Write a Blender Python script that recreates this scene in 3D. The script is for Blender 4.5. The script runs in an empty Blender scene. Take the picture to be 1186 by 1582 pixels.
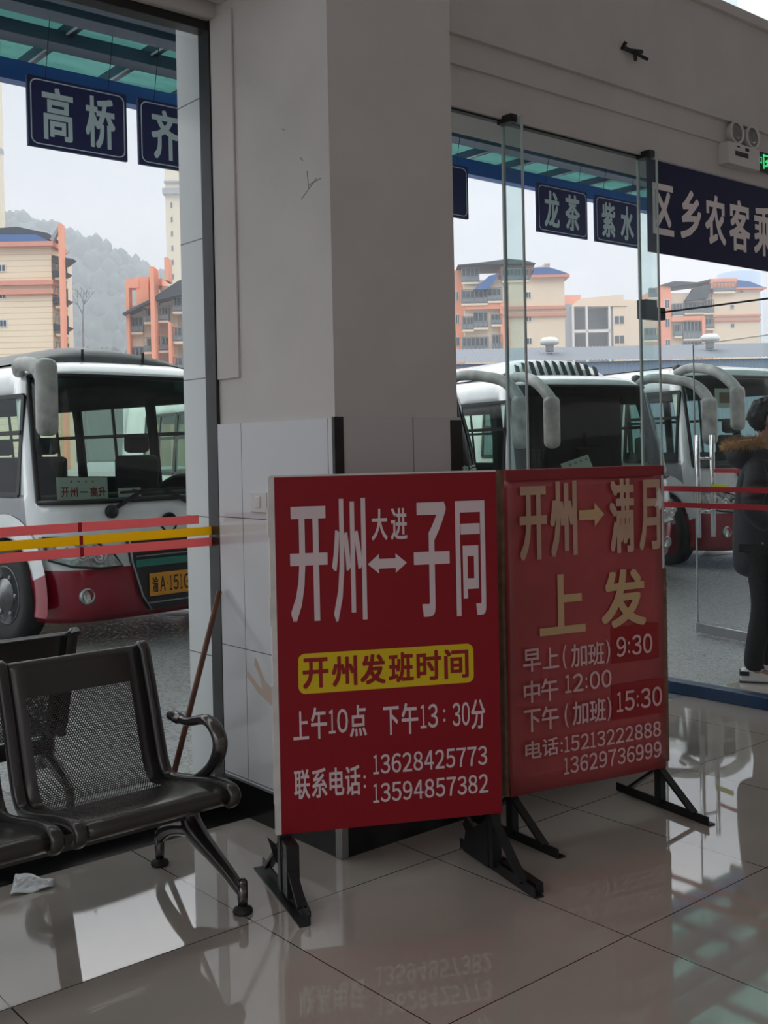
import bpy, bmesh, math, random
from mathutils import Vector, Matrix

# ------------------------------------------------------------------ camera, sky, exposure
SC = bpy.context.scene
COL = SC.collection
FPX, CYP = 1670.0, 713.0
YAW, PITCH, ROLL = 0.6997, -0.0117, -0.0206
EYE = Vector((0, 0, 1.528))
fw = Vector((math.sin(YAW)*math.cos(PITCH), math.cos(YAW)*math.cos(PITCH), math.sin(PITCH)))
rt = Vector((math.cos(YAW), -math.sin(YAW), 0))
up = rt.cross(fw)
rt2 = rt*math.cos(ROLL) + up*math.sin(ROLL)
up2 = up*math.cos(ROLL) - rt*math.sin(ROLL)
cd = bpy.data.cameras.new('camera')
cam = bpy.data.objects.new('camera', cd)
COL.objects.link(cam)
cam.matrix_world = Matrix((( rt2.x, up2.x, -fw.x, EYE.x), (rt2.y, up2.y, -fw.y, EYE.y),
                           (rt2.z, up2.z, -fw.z, EYE.z), (0, 0, 0, 1)))
cd.sensor_fit = 'VERTICAL'
cd.sensor_height = 24.0
cd.lens = FPX/1582.0*24.0
cd.shift_y = -(791.0-CYP)/1582.0
cd.clip_start = 0.05
cd.clip_end = 3000
SC.camera = cam
SC.view_settings.view_transform = 'Standard'
SC.view_settings.look = 'None'
SC.view_settings.gamma = 1.0
SC.view_settings.use_curve_mapping = False
SC.view_settings.exposure = 0.0
SC.cycles.max_bounces = 10
SC.cycles.diffuse_bounces = 5
SC.cycles.glossy_bounces = 5
SC.cycles.transmission_bounces = 8
SC.cycles.transparent_max_bounces = 32
SC.cycles.volume_bounces = 1
SC.cycles.caustics_reflective = False
SC.cycles.caustics_refractive = False
SC.cycles.sample_clamp_indirect = 6.0

SKY_LOW, SKY_MID, SKY_HIGH, SKY_STRENGTH = (0.60, 0.62, 0.69), (2.3, 2.33, 2.4), (2.45, 2.5, 2.58), 1.0
world = bpy.data.worlds.new('overcast_sky')
SC.world = world
world.use_nodes = True
nt = world.node_tree
nt.nodes.clear()
tc = nt.nodes.new('ShaderNodeTexCoord')
sx = nt.nodes.new('ShaderNodeSeparateXYZ')
rmp = nt.nodes.new('ShaderNodeValToRGB')
rmp.color_ramp.elements[0].position = 0.31
rmp.color_ramp.elements[0].color = (*SKY_LOW, 1)
rmp.color_ramp.elements[1].position = 0.9
rmp.color_ramp.elements[1].color = (*SKY_HIGH, 1)
_e = rmp.color_ramp.elements.new(0.43)
_e.color = (*SKY_MID, 1)
bgn = nt.nodes.new('ShaderNodeBackground')
bgn.inputs[1].default_value = SKY_STRENGTH
wo = nt.nodes.new('ShaderNodeOutputWorld')
nt.links.new(tc.outputs['Generated'], sx.inputs[0])
nt.links.new(sx.outputs['Z'], rmp.inputs[0])
nt.links.new(rmp.outputs[0], bgn.inputs[0])
nt.links.new(bgn.outputs[0], wo.inputs[0])

random.seed(7)
PI = math.pi

# ------------------------------------------------------------------ helpers
def px(x, y, X=None, Y=None, Z=None, D=None):
    """world point seen at a photo pixel, on a plane or at a depth (used only to read off real positions)"""
    d = rt2*((x-593)/FPX) - up2*((y-CYP)/FPX) + fw
    t = D if D is not None else ((X-EYE.x)/d.x if X is not None else (Y-EYE.y)/d.y if Y is not None else (Z-EYE.z)/d.z)
    return EYE + d*t

def lin(r, g, b):
    f = lambda c: (c/255/12.92) if c/255 <= 0.04045 else ((c/255+0.055)/1.055)**2.4
    return (f(r), f(g), f(b))

def pbsdf(m):
    return m.node_tree.nodes['Principled BSDF']

def mat(name, col, rough=0.6, metal=0.0, ior=1.5, noise=0.0, nscale=6.0, bump=0.0, bscale=40.0, coat=0.0, rvar=0.0):
    m = bpy.data.materials.new(name)
    m.use_nodes = True
    n, l = m.node_tree.nodes, m.node_tree.links
    b = pbsdf(m)
    b.inputs['Base Color'].default_value = (*col, 1)
    b.inputs['Roughness'].default_value = rough
    b.inputs['Metallic'].default_value = metal
    b.inputs['IOR'].default_value = ior
    b.inputs['Coat Weight'].default_value = coat
    b.inputs['Coat Roughness'].default_value = 0.05
    t = n.new('ShaderNodeTexCoord')
    if noise or rvar:
        x = n.new('ShaderNodeTexNoise')
        x.inputs['Scale'].default_value = nscale
        x.inputs['Detail'].default_value = 6
        l.new(t.outputs['Object'], x.inputs['Vector'])
        if noise:
            mr = n.new('ShaderNodeMapRange')
            mr.inputs['From Min'].default_value = 0.3
            mr.inputs['From Max'].default_value = 0.7
            mr.inputs['To Min'].default_value = 1-noise
            mr.inputs['To Max'].default_value = 1+noise*0.4
            l.new(x.outputs['Fac'], mr.inputs['Value'])
            vm = n.new('ShaderNodeVectorMath')
            vm.operation = 'SCALE'
            vm.inputs[0].default_value = col
            l.new(mr.outputs[0], vm.inputs['Scale'])
            l.new(vm.outputs[0], b.inputs['Base Color'])
        if rvar:
            mr = n.new('ShaderNodeMapRange')
            mr.inputs['From Min'].default_value = 0.3
            mr.inputs['From Max'].default_value = 0.7
            mr.inputs['To Min'].default_value = max(0, rough-rvar)
            mr.inputs['To Max'].default_value = rough+rvar
            l.new(x.outputs['Fac'], mr.inputs['Value'])
            l.new(mr.outputs[0], b.inputs['Roughness'])
    if bump:
        x = n.new('ShaderNodeTexNoise')
        x.inputs['Scale'].default_value = bscale
        l.new(t.outputs['Object'], x.inputs['Vector'])
        bp = n.new('ShaderNodeBump')
        bp.inputs['Strength'].default_value = bump
        bp.inputs['Distance'].default_value = 0.01
        l.new(x.outputs['Fac'], bp.inputs['Height'])
        l.new(bp.outputs[0], b.inputs['Normal'])
    return m

def node_math(n, l, op, a, b=None):
    q = n.new('ShaderNodeMath')
    q.operation = op
    for k, v in enumerate((a, b)):
        if v is None:
            continue
        if isinstance(v, (int, float)):
            q.inputs[k].default_value = v
        else:
            l.new(v, q.inputs[k])
    return q.outputs[0]

def joints(m, axes, sizes, offs, width, jcol, base=None):
    """draw tile joints into the base colour of a material, in world (object = world for the shell) coordinates"""
    n, l = m.node_tree.nodes, m.node_tree.links
    b = pbsdf(m)
    g = n.new('ShaderNodeNewGeometry')
    s = n.new('ShaderNodeSeparateXYZ')
    l.new(g.outputs['Position'], s.inputs[0])
    tot = None
    for a, sz, of in zip(axes, sizes, offs):
        v = node_math(n, l, 'SUBTRACT', s.outputs[a], of)
        v = node_math(n, l, 'DIVIDE', v, sz)
        v = node_math(n, l, 'ADD', v, 0.5)
        v = node_math(n, l, 'FRACT', v)
        v = node_math(n, l, 'SUBTRACT', v, 0.5)
        v = node_math(n, l, 'ABSOLUTE', v)
        v = node_math(n, l, 'LESS_THAN', v, width*0.5/sz)
        tot = v if tot is None else node_math(n, l, 'MAXIMUM', tot, v)
    mx = n.new('ShaderNodeMix')
    mx.data_type = 'RGBA'
    l.new(tot, mx.inputs['Factor'])
    src = b.inputs['Base Color'].links
    if src:
        l.new(src[0].from_socket, mx.inputs[6])
    else:
        mx.inputs[6].default_value = b.inputs['Base Color'].default_value
    mx.inputs[7].default_value = (*jcol, 1)
    l.new(mx.outputs[2], b.inputs['Base Color'])
    return m

def glass(name, tint, ior=1.45, rough=0.0, dirt=0.0, dcol=(0.6, 0.63, 0.62), dscale=9.0):
    m = bpy.data.materials.new(name)
    m.use_nodes = True
    n, l = m.node_tree.nodes, m.node_tree.links
    n.clear()
    o = n.new('ShaderNodeOutputMaterial')
    tr = n.new('ShaderNodeBsdfTransparent')
    tr.inputs[0].default_value = (*tint, 1)
    gl = n.new('ShaderNodeBsdfAnisotropic')
    gl.inputs['Roughness'].default_value = rough
    gl.inputs['Color'].default_value = (1, 1, 1, 1)
    lw = n.new('ShaderNodeLayerWeight')
    lw.inputs['Blend'].default_value = 0.5
    f0 = ((ior-1)/(ior+1))**2
    f5 = node_math(n, l, 'POWER', lw.outputs['Facing'], 5.0)
    f5 = node_math(n, l, 'ADD', node_math(n, l, 'MULTIPLY', f5, 1-f0), f0)
    mx = n.new('ShaderNodeMixShader')
    l.new(f5, mx.inputs[0])
    l.new(tr.outputs[0], mx.inputs[1])
    l.new(gl.outputs[0], mx.inputs[2])
    out = mx.outputs[0]
    if dirt:
        t = n.new('ShaderNodeTexCoord')
        x = n.new('ShaderNodeTexNoise')
        x.inputs['Scale'].default_value = dscale
        x.inputs['Detail'].default_value = 8
        l.new(t.outputs['Object'], x.inputs['Vector'])
        mr = n.new('ShaderNodeMapRange')
        mr.inputs['From Min'].default_value = 0.45
        mr.inputs['From Max'].default_value = 0.8
        mr.inputs['To Min'].default_value = 0.02*min(1, dirt*10)
        mr.inputs['To Max'].default_value = dirt
        l.new(x.outputs['Fac'], mr.inputs['Value'])
        df = n.new('ShaderNodeBsdfDiffuse')
        df.inputs[0].default_value = (*dcol, 1)
        m2 = n.new('ShaderNodeMixShader')
        l.new(mr.outputs[0], m2.inputs[0])
        l.new(out, m2.inputs[1])
        l.new(df.outputs[0], m2.inputs[2])
        out = m2.outputs[0]
    l.new(out, o.inputs[0])
    return m

class MB:
    """collects shapes in one mesh"""
    def __init__(s):
        s.bm = bmesh.new()
        s.uv = None
    def _faces(s, vs, fs, mi, smooth=False):
        v = [s.bm.verts.new(p) for p in vs]
        out = []
        for f in fs:
            try:
                q = s.bm.faces.new([v[i] for i in f])
                q.material_index = mi
                q.smooth = smooth
                out.append(q)
            except ValueError:
                pass
        return v, out
    def box(s, x0, x1, y0, y1, z0, z1, mi=0, bev=0.0, M=None, seg=2):
        p = [(x, y, z) for z in (z0, z1) for y in (y0, y1) for x in (x0, x1)]
        if M is not None:
            p = [M @ Vector(q) for q in p]
        v, f = s._faces(p, [(0, 2, 3, 1), (4, 5, 7, 6), (0, 1, 5, 4), (2, 6, 7, 3), (0, 4, 6, 2), (1, 3, 7, 5)], mi)
        if bev:
            ed = list({e for q in f for e in q.edges})
            r = bmesh.ops.bevel(s.bm, geom=ed, offset=bev, segments=seg, affect='EDGES', profile=0.5)
            for q in r['faces']:
                q.material_index = mi
                q.smooth = True
        return s
    def bar(s, a, b, w, h, mi=0, upv=(0, 0, 1), bev=0.0):
        """rectangular bar between two points; w across, h along upv"""
        a, b = Vector(a), Vector(b)
        d = b-a
        L = d.length
        d.normalize()
        u = Vector(upv)
        sd = d.cross(u)
        if sd.length < 1e-5:
            sd = d.cross(Vector((1, 0, 0)))
        sd.normalize()
        u = sd.cross(d)
        M = Matrix(((d.x, sd.x, u.x, a.x), (d.y, sd.y, u.y, a.y), (d.z, sd.z, u.z, a.z), (0, 0, 0, 1)))
        return s.box(0, L, -w/2, w/2, -h/2, h/2, mi, bev, M)
    def tube(s, pts, r, n=12, mi=0, flat=1.0, cap=True, upv=None):
        """round tube through points; r number or list; flat squeezes the section"""
        P = [Vector(p) for p in pts]
        R = r if isinstance(r, (list, tuple)) else [r]*len(P)
        ref = Vector(upv) if upv else None
        rings = []
        prev = None
        for i, p in enumerate(P):
            t = (P[min(i+1, len(P)-1)] - P[max(i-1, 0)]).normalized()
            if ref is not None:
                a = t.cross(ref)
            elif prev is None:
                a = t.cross(Vector((0, 0, 1)))
                if a.length < 1e-3:
                    a = t.cross(Vector((1, 0, 0)))
            else:
                a = prev - t*prev.dot(t)
            if a.length < 1e-6:
                a = t.orthogonal()
            a.normalize()
            prev = a
            b = t.cross(a)
            rings.append([s.bm.verts.new(p + a*(R[i]*flat*math.cos(2*PI*k/n)) + b*(R[i]*math.sin(2*PI*k/n))) for k in range(n)])
        for i in range(len(rings)-1):
            for k in range(n):
                f = s.bm.faces.new((rings[i][k], rings[i][(k+1) % n], rings[i+1][(k+1) % n], rings[i+1][k]))
                f.smooth = True
                f.material_index = mi
        if cap:
            for g in (rings[0][::-1], rings[-1]):
                f = s.bm.faces.new(g)
                f.material_index = mi
        return s
    def lathe(s, prof, c=(0, 0, 0), axis='Z', n=24, mi=0):
        """prof: list of (radius, height)"""
        rings = []
        for r, h in prof:
            ring = []
            for k in range(n):
                a = 2*PI*k/n
                q = (r*math.cos(a), r*math.sin(a), h)
                if axis == 'X':
                    q = (h, r*math.cos(a), r*math.sin(a))
                elif axis == 'Y':
                    q = (r*math.cos(a), h, r*math.sin(a))
                ring.append(s.bm.verts.new(Vector(q)+Vector(c)))
            rings.append(ring)
        for i in range(len(rings)-1):
            for k in range(n):
                f = s.bm.faces.new((rings[i][k], rings[i][(k+1) % n], rings[i+1][(k+1) % n], rings[i+1][k]))
                f.smooth = True
                f.material_index = mi
        for g in (rings[0][::-1], rings[-1]):
            try:
                s.bm.faces.new(g).material_index = mi
            except ValueError:
                pass
        return s
    def prism(s, poly, d0, d1, M=None, mi=0):
        """polygon (x, z) extruded from y=d0 to y=d1"""
        n = len(poly)
        p = [Vector((x, d0, z)) for x, z in poly]+[Vector((x, d1, z)) for x, z in poly]
        if M is not None:
            p = [M @ q for q in p]
        fs = [tuple(range(n)), tuple(range(2*n-1, n-1, -1))]
        fs += [(i, i+n, (i+1) % n+n, (i+1) % n) for i in range(n)]
        s._faces(p, fs, mi)
        return s
    def grid(s, rows, mi=0, smooth=True, skip=None, matf=None, uvs=None):
        V = [[s.bm.verts.new(p) for p in r] for r in rows]
        if uvs and s.uv is None:
            s.uv = s.bm.loops.layers.uv.new('UVMap')
        for i in range(len(V)-1):
            for k in range(len(V[i])-1):
                if skip and skip(i, k):
                    continue
                f = s.bm.faces.new((V[i][k], V[i][k+1], V[i+1][k+1], V[i+1][k]))
                f.smooth = smooth
                f.material_index = matf(i, k) if matf else mi
                if uvs:
                    for lp, (a, b) in zip(f.loops, ((i, k), (i, k+1), (i+1, k+1), (i+1, k))):
                        lp[s.uv].uv = uvs(a, b)
        return s
    def ball(s, c, r, mi=0, sub=3):
        R = (r, r, r) if isinstance(r, (int, float)) else r
        ret = bmesh.ops.create_icosphere(s.bm, subdivisions=sub, radius=1.0)
        for v in ret['verts']:
            v.co = Vector((v.co.x*R[0], v.co.y*R[1], v.co.z*R[2]))+Vector(c)
            for f in v.link_faces:
                f.smooth = True
                f.material_index = mi
        return s
    def xform(s, M):
        bmesh.ops.transform(s.bm, matrix=M, verts=s.bm.verts[:])
        return s
    def mesh(s, name, mats):
        bmesh.ops.recalc_face_normals(s.bm, faces=s.bm.faces[:])
        me = bpy.data.meshes.new(name)
        s.bm.to_mesh(me)
        s.bm.free()
        for m in (mats if isinstance(mats, (list, tuple)) else [mats]):
            me.materials.append(m)
        return me

ROOTM = {}
def tag(o, label, cat, group=None):
    o['label'] = label
    o['category'] = cat
    if group:
        o['group'] = group
    return o

def thing(name, label, cat, loc=(0, 0, 0), rz=0.0, group=None):
    o = bpy.data.objects.new(name, None)
    o.empty_display_size = 0.1
    COL.objects.link(o)
    o.location = loc
    o.rotation_euler = (0, 0, rz)
    ROOTM[o.name] = Matrix.Translation(Vector(loc)) @ Matrix.Rotation(rz, 4, 'Z')
    return tag(o, label, cat, group)

def structure(name, loc=(0, 0, 0)):
    o = bpy.data.objects.new(name, None)
    COL.objects.link(o)
    o.location = loc
    o['kind'] = 'structure'
    ROOTM[o.name] = Matrix.Translation(Vector(loc))
    return o

def rootof(o):
    while o.parent:
        o = o.parent
    return o

def part(name, mb, mats, parent, w=False, label=None):
    """one mesh under its thing; w=True when the shape was given in world coordinates"""
    me = mb.mesh(name, mats)
    if w:
        r = rootof(parent)
        me.transform(ROOTM[r.name].inverted())
    o = bpy.data.objects.new(name, me)
    COL.objects.link(o)
    o.parent = parent
    if label:
        o['label'] = label
    return o

def solo(name, mb, mats, label=None, cat=None, group=None, struct=False):
    """a thing that is one mesh, shape in world coordinates; origin moved to its base"""
    me = mb.mesh(name, mats)
    vs = [v.co for v in me.vertices]
    c = Vector(((min(v.x for v in vs)+max(v.x for v in vs))/2, (min(v.y for v in vs)+max(v.y for v in vs))/2, min(v.z for v in vs)))
    me.transform(Matrix.Translation(-c))
    o = bpy.data.objects.new(name, me)
    COL.objects.link(o)
    o.location = c
    ROOTM[o.name] = Matrix.Translation(c)
    if struct:
        o['kind'] = 'structure'
    if label:
        tag(o, label, cat, group)
    return o

def smooth_pts(P, n=6):
    """Catmull-Rom through points"""
    P = [Vector(p) for p in P]
    out = []
    for i in range(len(P)-1):
        p0, p1, p2, p3 = P[max(i-1, 0)], P[i], P[i+1], P[min(i+2, len(P)-1)]
        for k in range(n):
            t = k/n
            out.append(0.5*((2*p1)+(p2-p0)*t+(2*p0-5*p1+4*p2-p3)*t*t+(3*p1-p0-3*p2+p3)*t**3))
    out.append(P[-1])
    return out

def text_mb(items, O, U, V, lift=0.0015, bold=0.03, thick=0.0008):
    """items: (string, u0, u1, v0, v1[, bold]) boxes on the plane O + u*U + v*V; letters stretched to fill their box"""
    mb = MB()
    O, U, V = Vector(O), Vector(U).normalized(), Vector(V).normalized()
    N = U.cross(V).normalized()
    for it in items:
        st, u0, u1, v0, v1 = it[:5]
        bd = it[5] if len(it) > 5 else bold
        c = bpy.data.curves.new('t', 'FONT')
        c.body = st
        c.size = 1.0
        c.resolution_u = 3
        o = bpy.data.objects.new('t', c)
        COL.objects.link(o)
        bpy.context.view_layer.update()
        dg = bpy.context.evaluated_depsgraph_get()
        me = bpy.data.meshes.new_from_object(o.evaluated_get(dg))
        bpy.data.objects.remove(o)
        bpy.data.curves.remove(c)
        if not me.vertices:
            continue
        xs = [v.co.x for v in me.vertices]
        ys = [v.co.y for v in me.vertices]
        x0, x1, y0, y1 = min(xs), max(xs), min(ys), max(ys)
        wd = bd*min(v1-v0, (u1-u0)*1.5)
        x0, x1 = x0, max(x1, x0+1e-6)
        for sh in range(8):
            du, dv = wd*0.7*round(math.cos(sh*PI/4)*1.2), wd*0.7*round(math.sin(sh*PI/4)*1.2)
            vv = []
            for v in me.vertices:
                a = u0+wd*0.7+(v.co.x-x0)/(x1-x0)*(u1-u0-wd*1.4)+du
                b = v0+wd*0.7+(v.co.y-y0)/max(y1-y0, 1e-6)*(v1-v0-wd*1.4)+dv
                vv.append(mb.bm.verts.new(O+U*a+V*b+N*(lift+0.00002*sh)))
            for p in me.polygons:
                try:
                    mb.bm.faces.new([vv[i] for i in p.vertices])
                except ValueError:
                    pass
        bpy.data.meshes.remove(me)
    return mb

def digits(st, u0, u1, v0, v1, bold=0.022):
    """one box per figure, evenly set between u0 and u1"""
    wd = {'1': 0.62, ':': 0.30}
    tot = sum(wd.get(c, 1.0) for c in st)+0.16*(len(st)-1)
    k = (u1-u0)/tot
    out, u = [], u0
    for c in st:
        w = wd.get(c, 1.0)*k
        if c == ':':
            h = v1-v0
            out.append((c, u+w*0.15, u+w*0.75, v0+h*0.12, v0+h*0.72, bold))
        else:
            out.append((chr(ord(c)+0xFEE0), u, u+w, v0, v1, bold))
        u += w+0.16*k
    return out

def skin_mesh(name, nodes, edges, mats, parent, sub=2, w=False):
    """body surface grown from a skeleton with the Skin modifier, baked to a mesh"""
    me = bpy.data.meshes.new(name)
    me.from_pydata([n[0] for n in nodes], edges, [])
    o = bpy.data.objects.new(name, me)
    COL.objects.link(o)
    md = o.modifiers.new('skin', 'SKIN')
    md.use_smooth_shade = True
    for i, n in enumerate(nodes):
        r = n[1] if isinstance(n[1], tuple) else (n[1], n[1])
        me.skin_vertices[0].data[i].radius = r
        me.skin_vertices[0].data[i].use_root = (i == 0)
    sb = o.modifiers.new('sub', 'SUBSURF')
    sb.levels = sb.render_levels = sub
    bpy.context.view_layer.update()
    dg = bpy.context.evaluated_depsgraph_get()
    m2 = bpy.data.meshes.new_from_object(o.evaluated_get(dg))
    bpy.data.objects.remove(o)
    m2.name = name
    m2.materials.clear()
    for m in (mats if isinstance(mats, (list, tuple)) else [mats]):
        m2.materials.append(m)
    for p in m2.polygons:
        p.use_smooth = True
    o = bpy.data.objects.new(name, m2)
    COL.objects.link(o)
    o.parent = parent
    return o

# ------------------------------------------------------------------ materials
M_paint = mat('wall_paint', (0.66, 0.62, 0.59), 0.75, noise=0.07, nscale=2.5, bump=0.05, bscale=60)
M_paint2 = mat('ceiling_paint', (0.72, 0.70, 0.67), 0.8)
M_floor = joints(mat('polished_floor_tile', (0.47, 0.42, 0.375), 0.03, ior=2.35, noise=0.12, nscale=1.7, rvar=0.018),
                 (0, 1), (0.80, 0.878), (1.105, 2.966), 0.0045, (0.03, 0.026, 0.024))
M_black_stone = mat('black_granite', (0.012, 0.012, 0.013), 0.16, noise=0.3, nscale=90, ior=1.5)
M_ground = joints(mat('grey_granite_paving', (0.29, 0.30, 0.297), 0.30, noise=0.35, nscale=45, bump=0.25, bscale=150, rvar=0.12),
                  (0, 1), (1.2, 1.2), (0.62, 4.47), 0.008, (0.05, 0.05, 0.05))
M_walltile = mat('white_wall_tile', (0.66, 0.66, 0.67), 0.13, ior=1.55)
M_tile_side = joints(mat('white_wall_tile_side', (0.66, 0.66, 0.67), 0.13, ior=1.55), (1, 2), (0.6, 0.55), (3.845, 1.25), 0.004, (0.12, 0.12, 0.12))
M_tile_front = joints(mat('white_wall_tile_front', (0.64, 0.61, 0.60), 0.13, ior=1.55), (0, 2), (0.37, 0.55), (2.852, 1.25), 0.004, (0.12, 0.12, 0.12))
M_tile_out = joints(mat('outside_cladding_tile', (0.68, 0.70, 0.69), 0.12, ior=1.55), (2,), (0.62,), (0.0,), 0.006, (0.2, 0.2, 0.2))
M_darkframe = mat('dark_steel_frame', (0.035, 0.032, 0.03), 0.3, metal=0.4, noise=0.3, nscale=8)
M_chrome = mat('chrome', (0.72, 0.72, 0.73), 0.14, metal=1.0)
M_steel = mat('brushed_steel', (0.42, 0.42, 0.43), 0.3, metal=1.0)
M_glass = glass('clear_glass', (0.972, 0.98, 0.978), 1.16, dirt=0.012)
M_glassfin = glass('glass_fin', (0.86, 0.93, 0.92), 1.3, dirt=0.10, dcol=(0.62, 0.70, 0.72), dscale=5)
M_edge = mat('glass_edge', (0.55, 0.62, 0.60), 0.2)
M_busglass = glass('vehicle_glass', (0.74, 0.85, 0.78), 1.36, dirt=0.02, dcol=(0.3, 0.32, 0.31))
M_red = mat('sign_red', lin(146, 5, 26), 0.45, ior=1.45)
M_redfaded = mat('sign_red_faded', lin(176, 74, 76), 0.25, noise=0.2, nscale=3.0, ior=1.5)
M_redpatch = mat('sign_red_patch', lin(152, 22, 30), 0.3)
M_redborder = mat('sign_red_border', lin(142, 38, 44), 0.3)
M_letter = mat('letter_white', lin(225, 205, 208), 0.5)
M_letter2 = mat('letter_cream', lin(200, 164, 140), 0.5, noise=0.15, nscale=9)
M_letter3 = mat('letter_pink_white', lin(226, 186, 186), 0.5, noise=0.15, nscale=9)
M_yellow = mat('sign_yellow', lin(226, 196, 20), 0.45)
M_letter_y = mat('letter_yellow', lin(206, 172, 128), 0.5)
M_blacksteel = mat('black_painted_steel', (0.010, 0.010, 0.011), 0.4)
M_paper = mat('white_banner_edge', (0.75, 0.72, 0.69), 0.7, noise=0.15, nscale=14)
M_flap = mat('peeling_paper', lin(206, 190, 178), 0.6)
M_wood = mat('old_wood', (0.22, 0.13, 0.08), 0.7, noise=0.35, nscale=20)
M_stick = mat('red_brown_stick', (0.14, 0.045, 0.02), 0.5, noise=0.4, nscale=15)
def tapemat(name, col):
    m = mat(name, col, 0.45)
    n, l = m.node_tree.nodes, m.node_tree.links
    tl = n.new('ShaderNodeBsdfTranslucent')
    tl.inputs[0].default_value = (*col, 1)
    mx = n.new('ShaderNodeMixShader')
    mx.inputs[0].default_value = 0.75
    l.new(pbsdf(m).outputs[0], mx.inputs[1])
    l.new(tl.outputs[0], mx.inputs[2])
    l.new(mx.outputs[0], n['Material Output'].inputs[0])
    return m
M_tapered = tapemat('tape_red', lin(250, 160, 160))
M_tapered2 = mat('tape_dark_red', lin(176, 20, 34), 0.45)
M_tapeyellow = tapemat('tape_yellow', lin(255, 218, 50))
M_navy = mat('navy_board', lin(24, 32, 92), 0.5)
M_navy2 = mat('navy_banner', lin(10, 16, 70), 0.6)
M_letter_g = mat('letter_grey', lin(214, 232, 236), 0.5)
M_letter_b = mat('letter_banner', lin(248, 238, 236), 0.5)
M_cblue = mat('canopy_blue_paint', lin(40, 92, 165), 0.45)
M_cdark = mat('canopy_steel', lin(48, 70, 92), 0.5)
M_crail = mat('canopy_light_edge', lin(190, 200, 200), 0.5)
M_white = mat('white_plastic', (0.68, 0.66, 0.63), 0.4)
M_sillblue = mat('blue_sill', lin(14, 52, 88), 0.35)
M_chairsteel = mat('grey_coated_steel', (0.07, 0.065, 0.062), 0.26, metal=0.55, ior=1.5)
M_chairalloy = mat('polished_alloy', (0.13, 0.12, 0.115), 0.22, metal=0.85)
M_rubber = mat('rubber', (0.015, 0.015, 0.015), 0.6)
M_foil = mat('crumpled_foil', (0.86, 0.89, 0.90), 0.35, metal=0.15, bump=0.6, bscale=55)
M_green = mat('exit_green', (0.0, 0.02, 0.008), 0.3)
M_exitlit = bpy.data.materials.new('exit_lit')
M_exitlit.use_nodes = True
pbsdf(M_exitlit).inputs['Base Color'].default_value = (0.05, 0.5, 0.2, 1)
pbsdf(M_exitlit).inputs['Emission Color'].default_value = (0.05, 0.75, 0.22, 1)
pbsdf(M_exitlit).inputs['Emission Strength'].default_value = 0.75
M_lampglass = mat('lamp_reflector', (0.30, 0.29, 0.275), 0.2, metal=0.6, noise=0.4, nscale=40)
M_buswhite = mat('bus_white', (0.83, 0.85, 0.85), 0.22, coat=0.6, noise=0.12, nscale=3)
M_busred = mat('bus_red', lin(150, 16, 44), 0.22, coat=0.6, noise=0.12, nscale=3)
M_busgrey = mat('bus_silver_grey', (0.28, 0.29, 0.31), 0.3, coat=0.3)
M_buspod = mat('bus_pod_grey', (0.13, 0.135, 0.13), 0.5, noise=0.25, nscale=5)
M_busin = mat('bus_interior', (0.035, 0.036, 0.038), 0.7)
M_bustrim = mat('bus_black_trim', (0.012, 0.012, 0.013), 0.35)
M_seatcloth = mat('bus_seat_cloth', (0.03, 0.032, 0.038), 0.85)
M_tyre = mat('tyre', (0.02, 0.02, 0.02), 0.75)
M_hub = mat('wheel_steel', (0.17, 0.175, 0.18), 0.35, metal=0.8, noise=0.4, nscale=14)
M_lamp = mat('lamp_lens', (0.55, 0.57, 0.56), 0.1, metal=0.4, noise=0.5, nscale=25)
M_grillegreen = mat('grille_green_strip', lin(40, 120, 105), 0.2)
M_plate = mat('plate_yellow', lin(226, 152, 36), 0.45, noise=0.1, nscale=10)
M_black = mat('ink_black', (0.012, 0.012, 0.014), 0.5)
M_inkred = mat('ink_red', lin(160, 20, 30), 0.5)
M_card = mat('white_card', (0.66, 0.66, 0.65), 0.5)
M_dirtywhite = mat('dirty_white_plastic', (0.50, 0.50, 0.47), 0.45, noise=0.45, nscale=7)
M_fur = mat('tan_fur', (0.42, 0.25, 0.11), 0.9)
M_parka = mat('dark_navy_parka', (0.012, 0.014, 0.020), 0.65, noise=0.3, nscale=8, bump=0.3, bscale=14)
M_trousers = mat('black_trousers', (0.006, 0.006, 0.007), 0.8)
M_skin = mat('skin', (0.45, 0.26, 0.18), 0.55)
M_hair = mat('black_hair', (0.008, 0.007, 0.007), 0.5)
M_shoe = mat('white_sneaker', (0.72, 0.72, 0.72), 0.5)
M_cream = mat('cream_wall', lin(226, 208, 184), 0.8)
M_creamtile = joints(mat('cream_tiled_wall', lin(228, 210, 182), 0.7), (2,), (0.62,), (0.0,), 0.07, lin(190, 172, 148))
M_orange = mat('orange_wall', lin(232, 158, 128), 0.8)
M_greywall = mat('grey_wall', lin(150, 152, 156), 0.8)
M_tower = mat('tower_wall', lin(214, 204, 178), 0.8)
M_bluetower = mat('blue_glass_tower_wall', lin(130, 160, 190), 0.4)
M_roofblue = mat('blue_roof', lin(70, 104, 158), 0.6)
M_roofdark = mat('dark_roof', lin(62, 66, 72), 0.7)
M_roofpink = mat('pink_eave', lin(206, 142, 122), 0.7)
M_winglass = mat('window_glass_dark', lin(70, 82, 90), 0.15)
M_winframe = mat('window_frame_white', lin(215, 215, 212), 0.5)
M_railing = mat('balcony_bars', lin(120, 126, 130), 0.5)
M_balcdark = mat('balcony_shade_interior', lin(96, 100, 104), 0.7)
M_corr = mat('corrugated_roof', lin(118, 124, 132), 0.6)
M_corrwall = mat('corrugated_wall', lin(140, 155, 172), 0.6)
M_hill = mat('wooded_hill', (0.032, 0.05, 0.045), 0.9, noise=0.5, nscale=0.05)
M_bark = mat('bare_branch', (0.07, 0.06, 0.05), 0.9)

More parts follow.
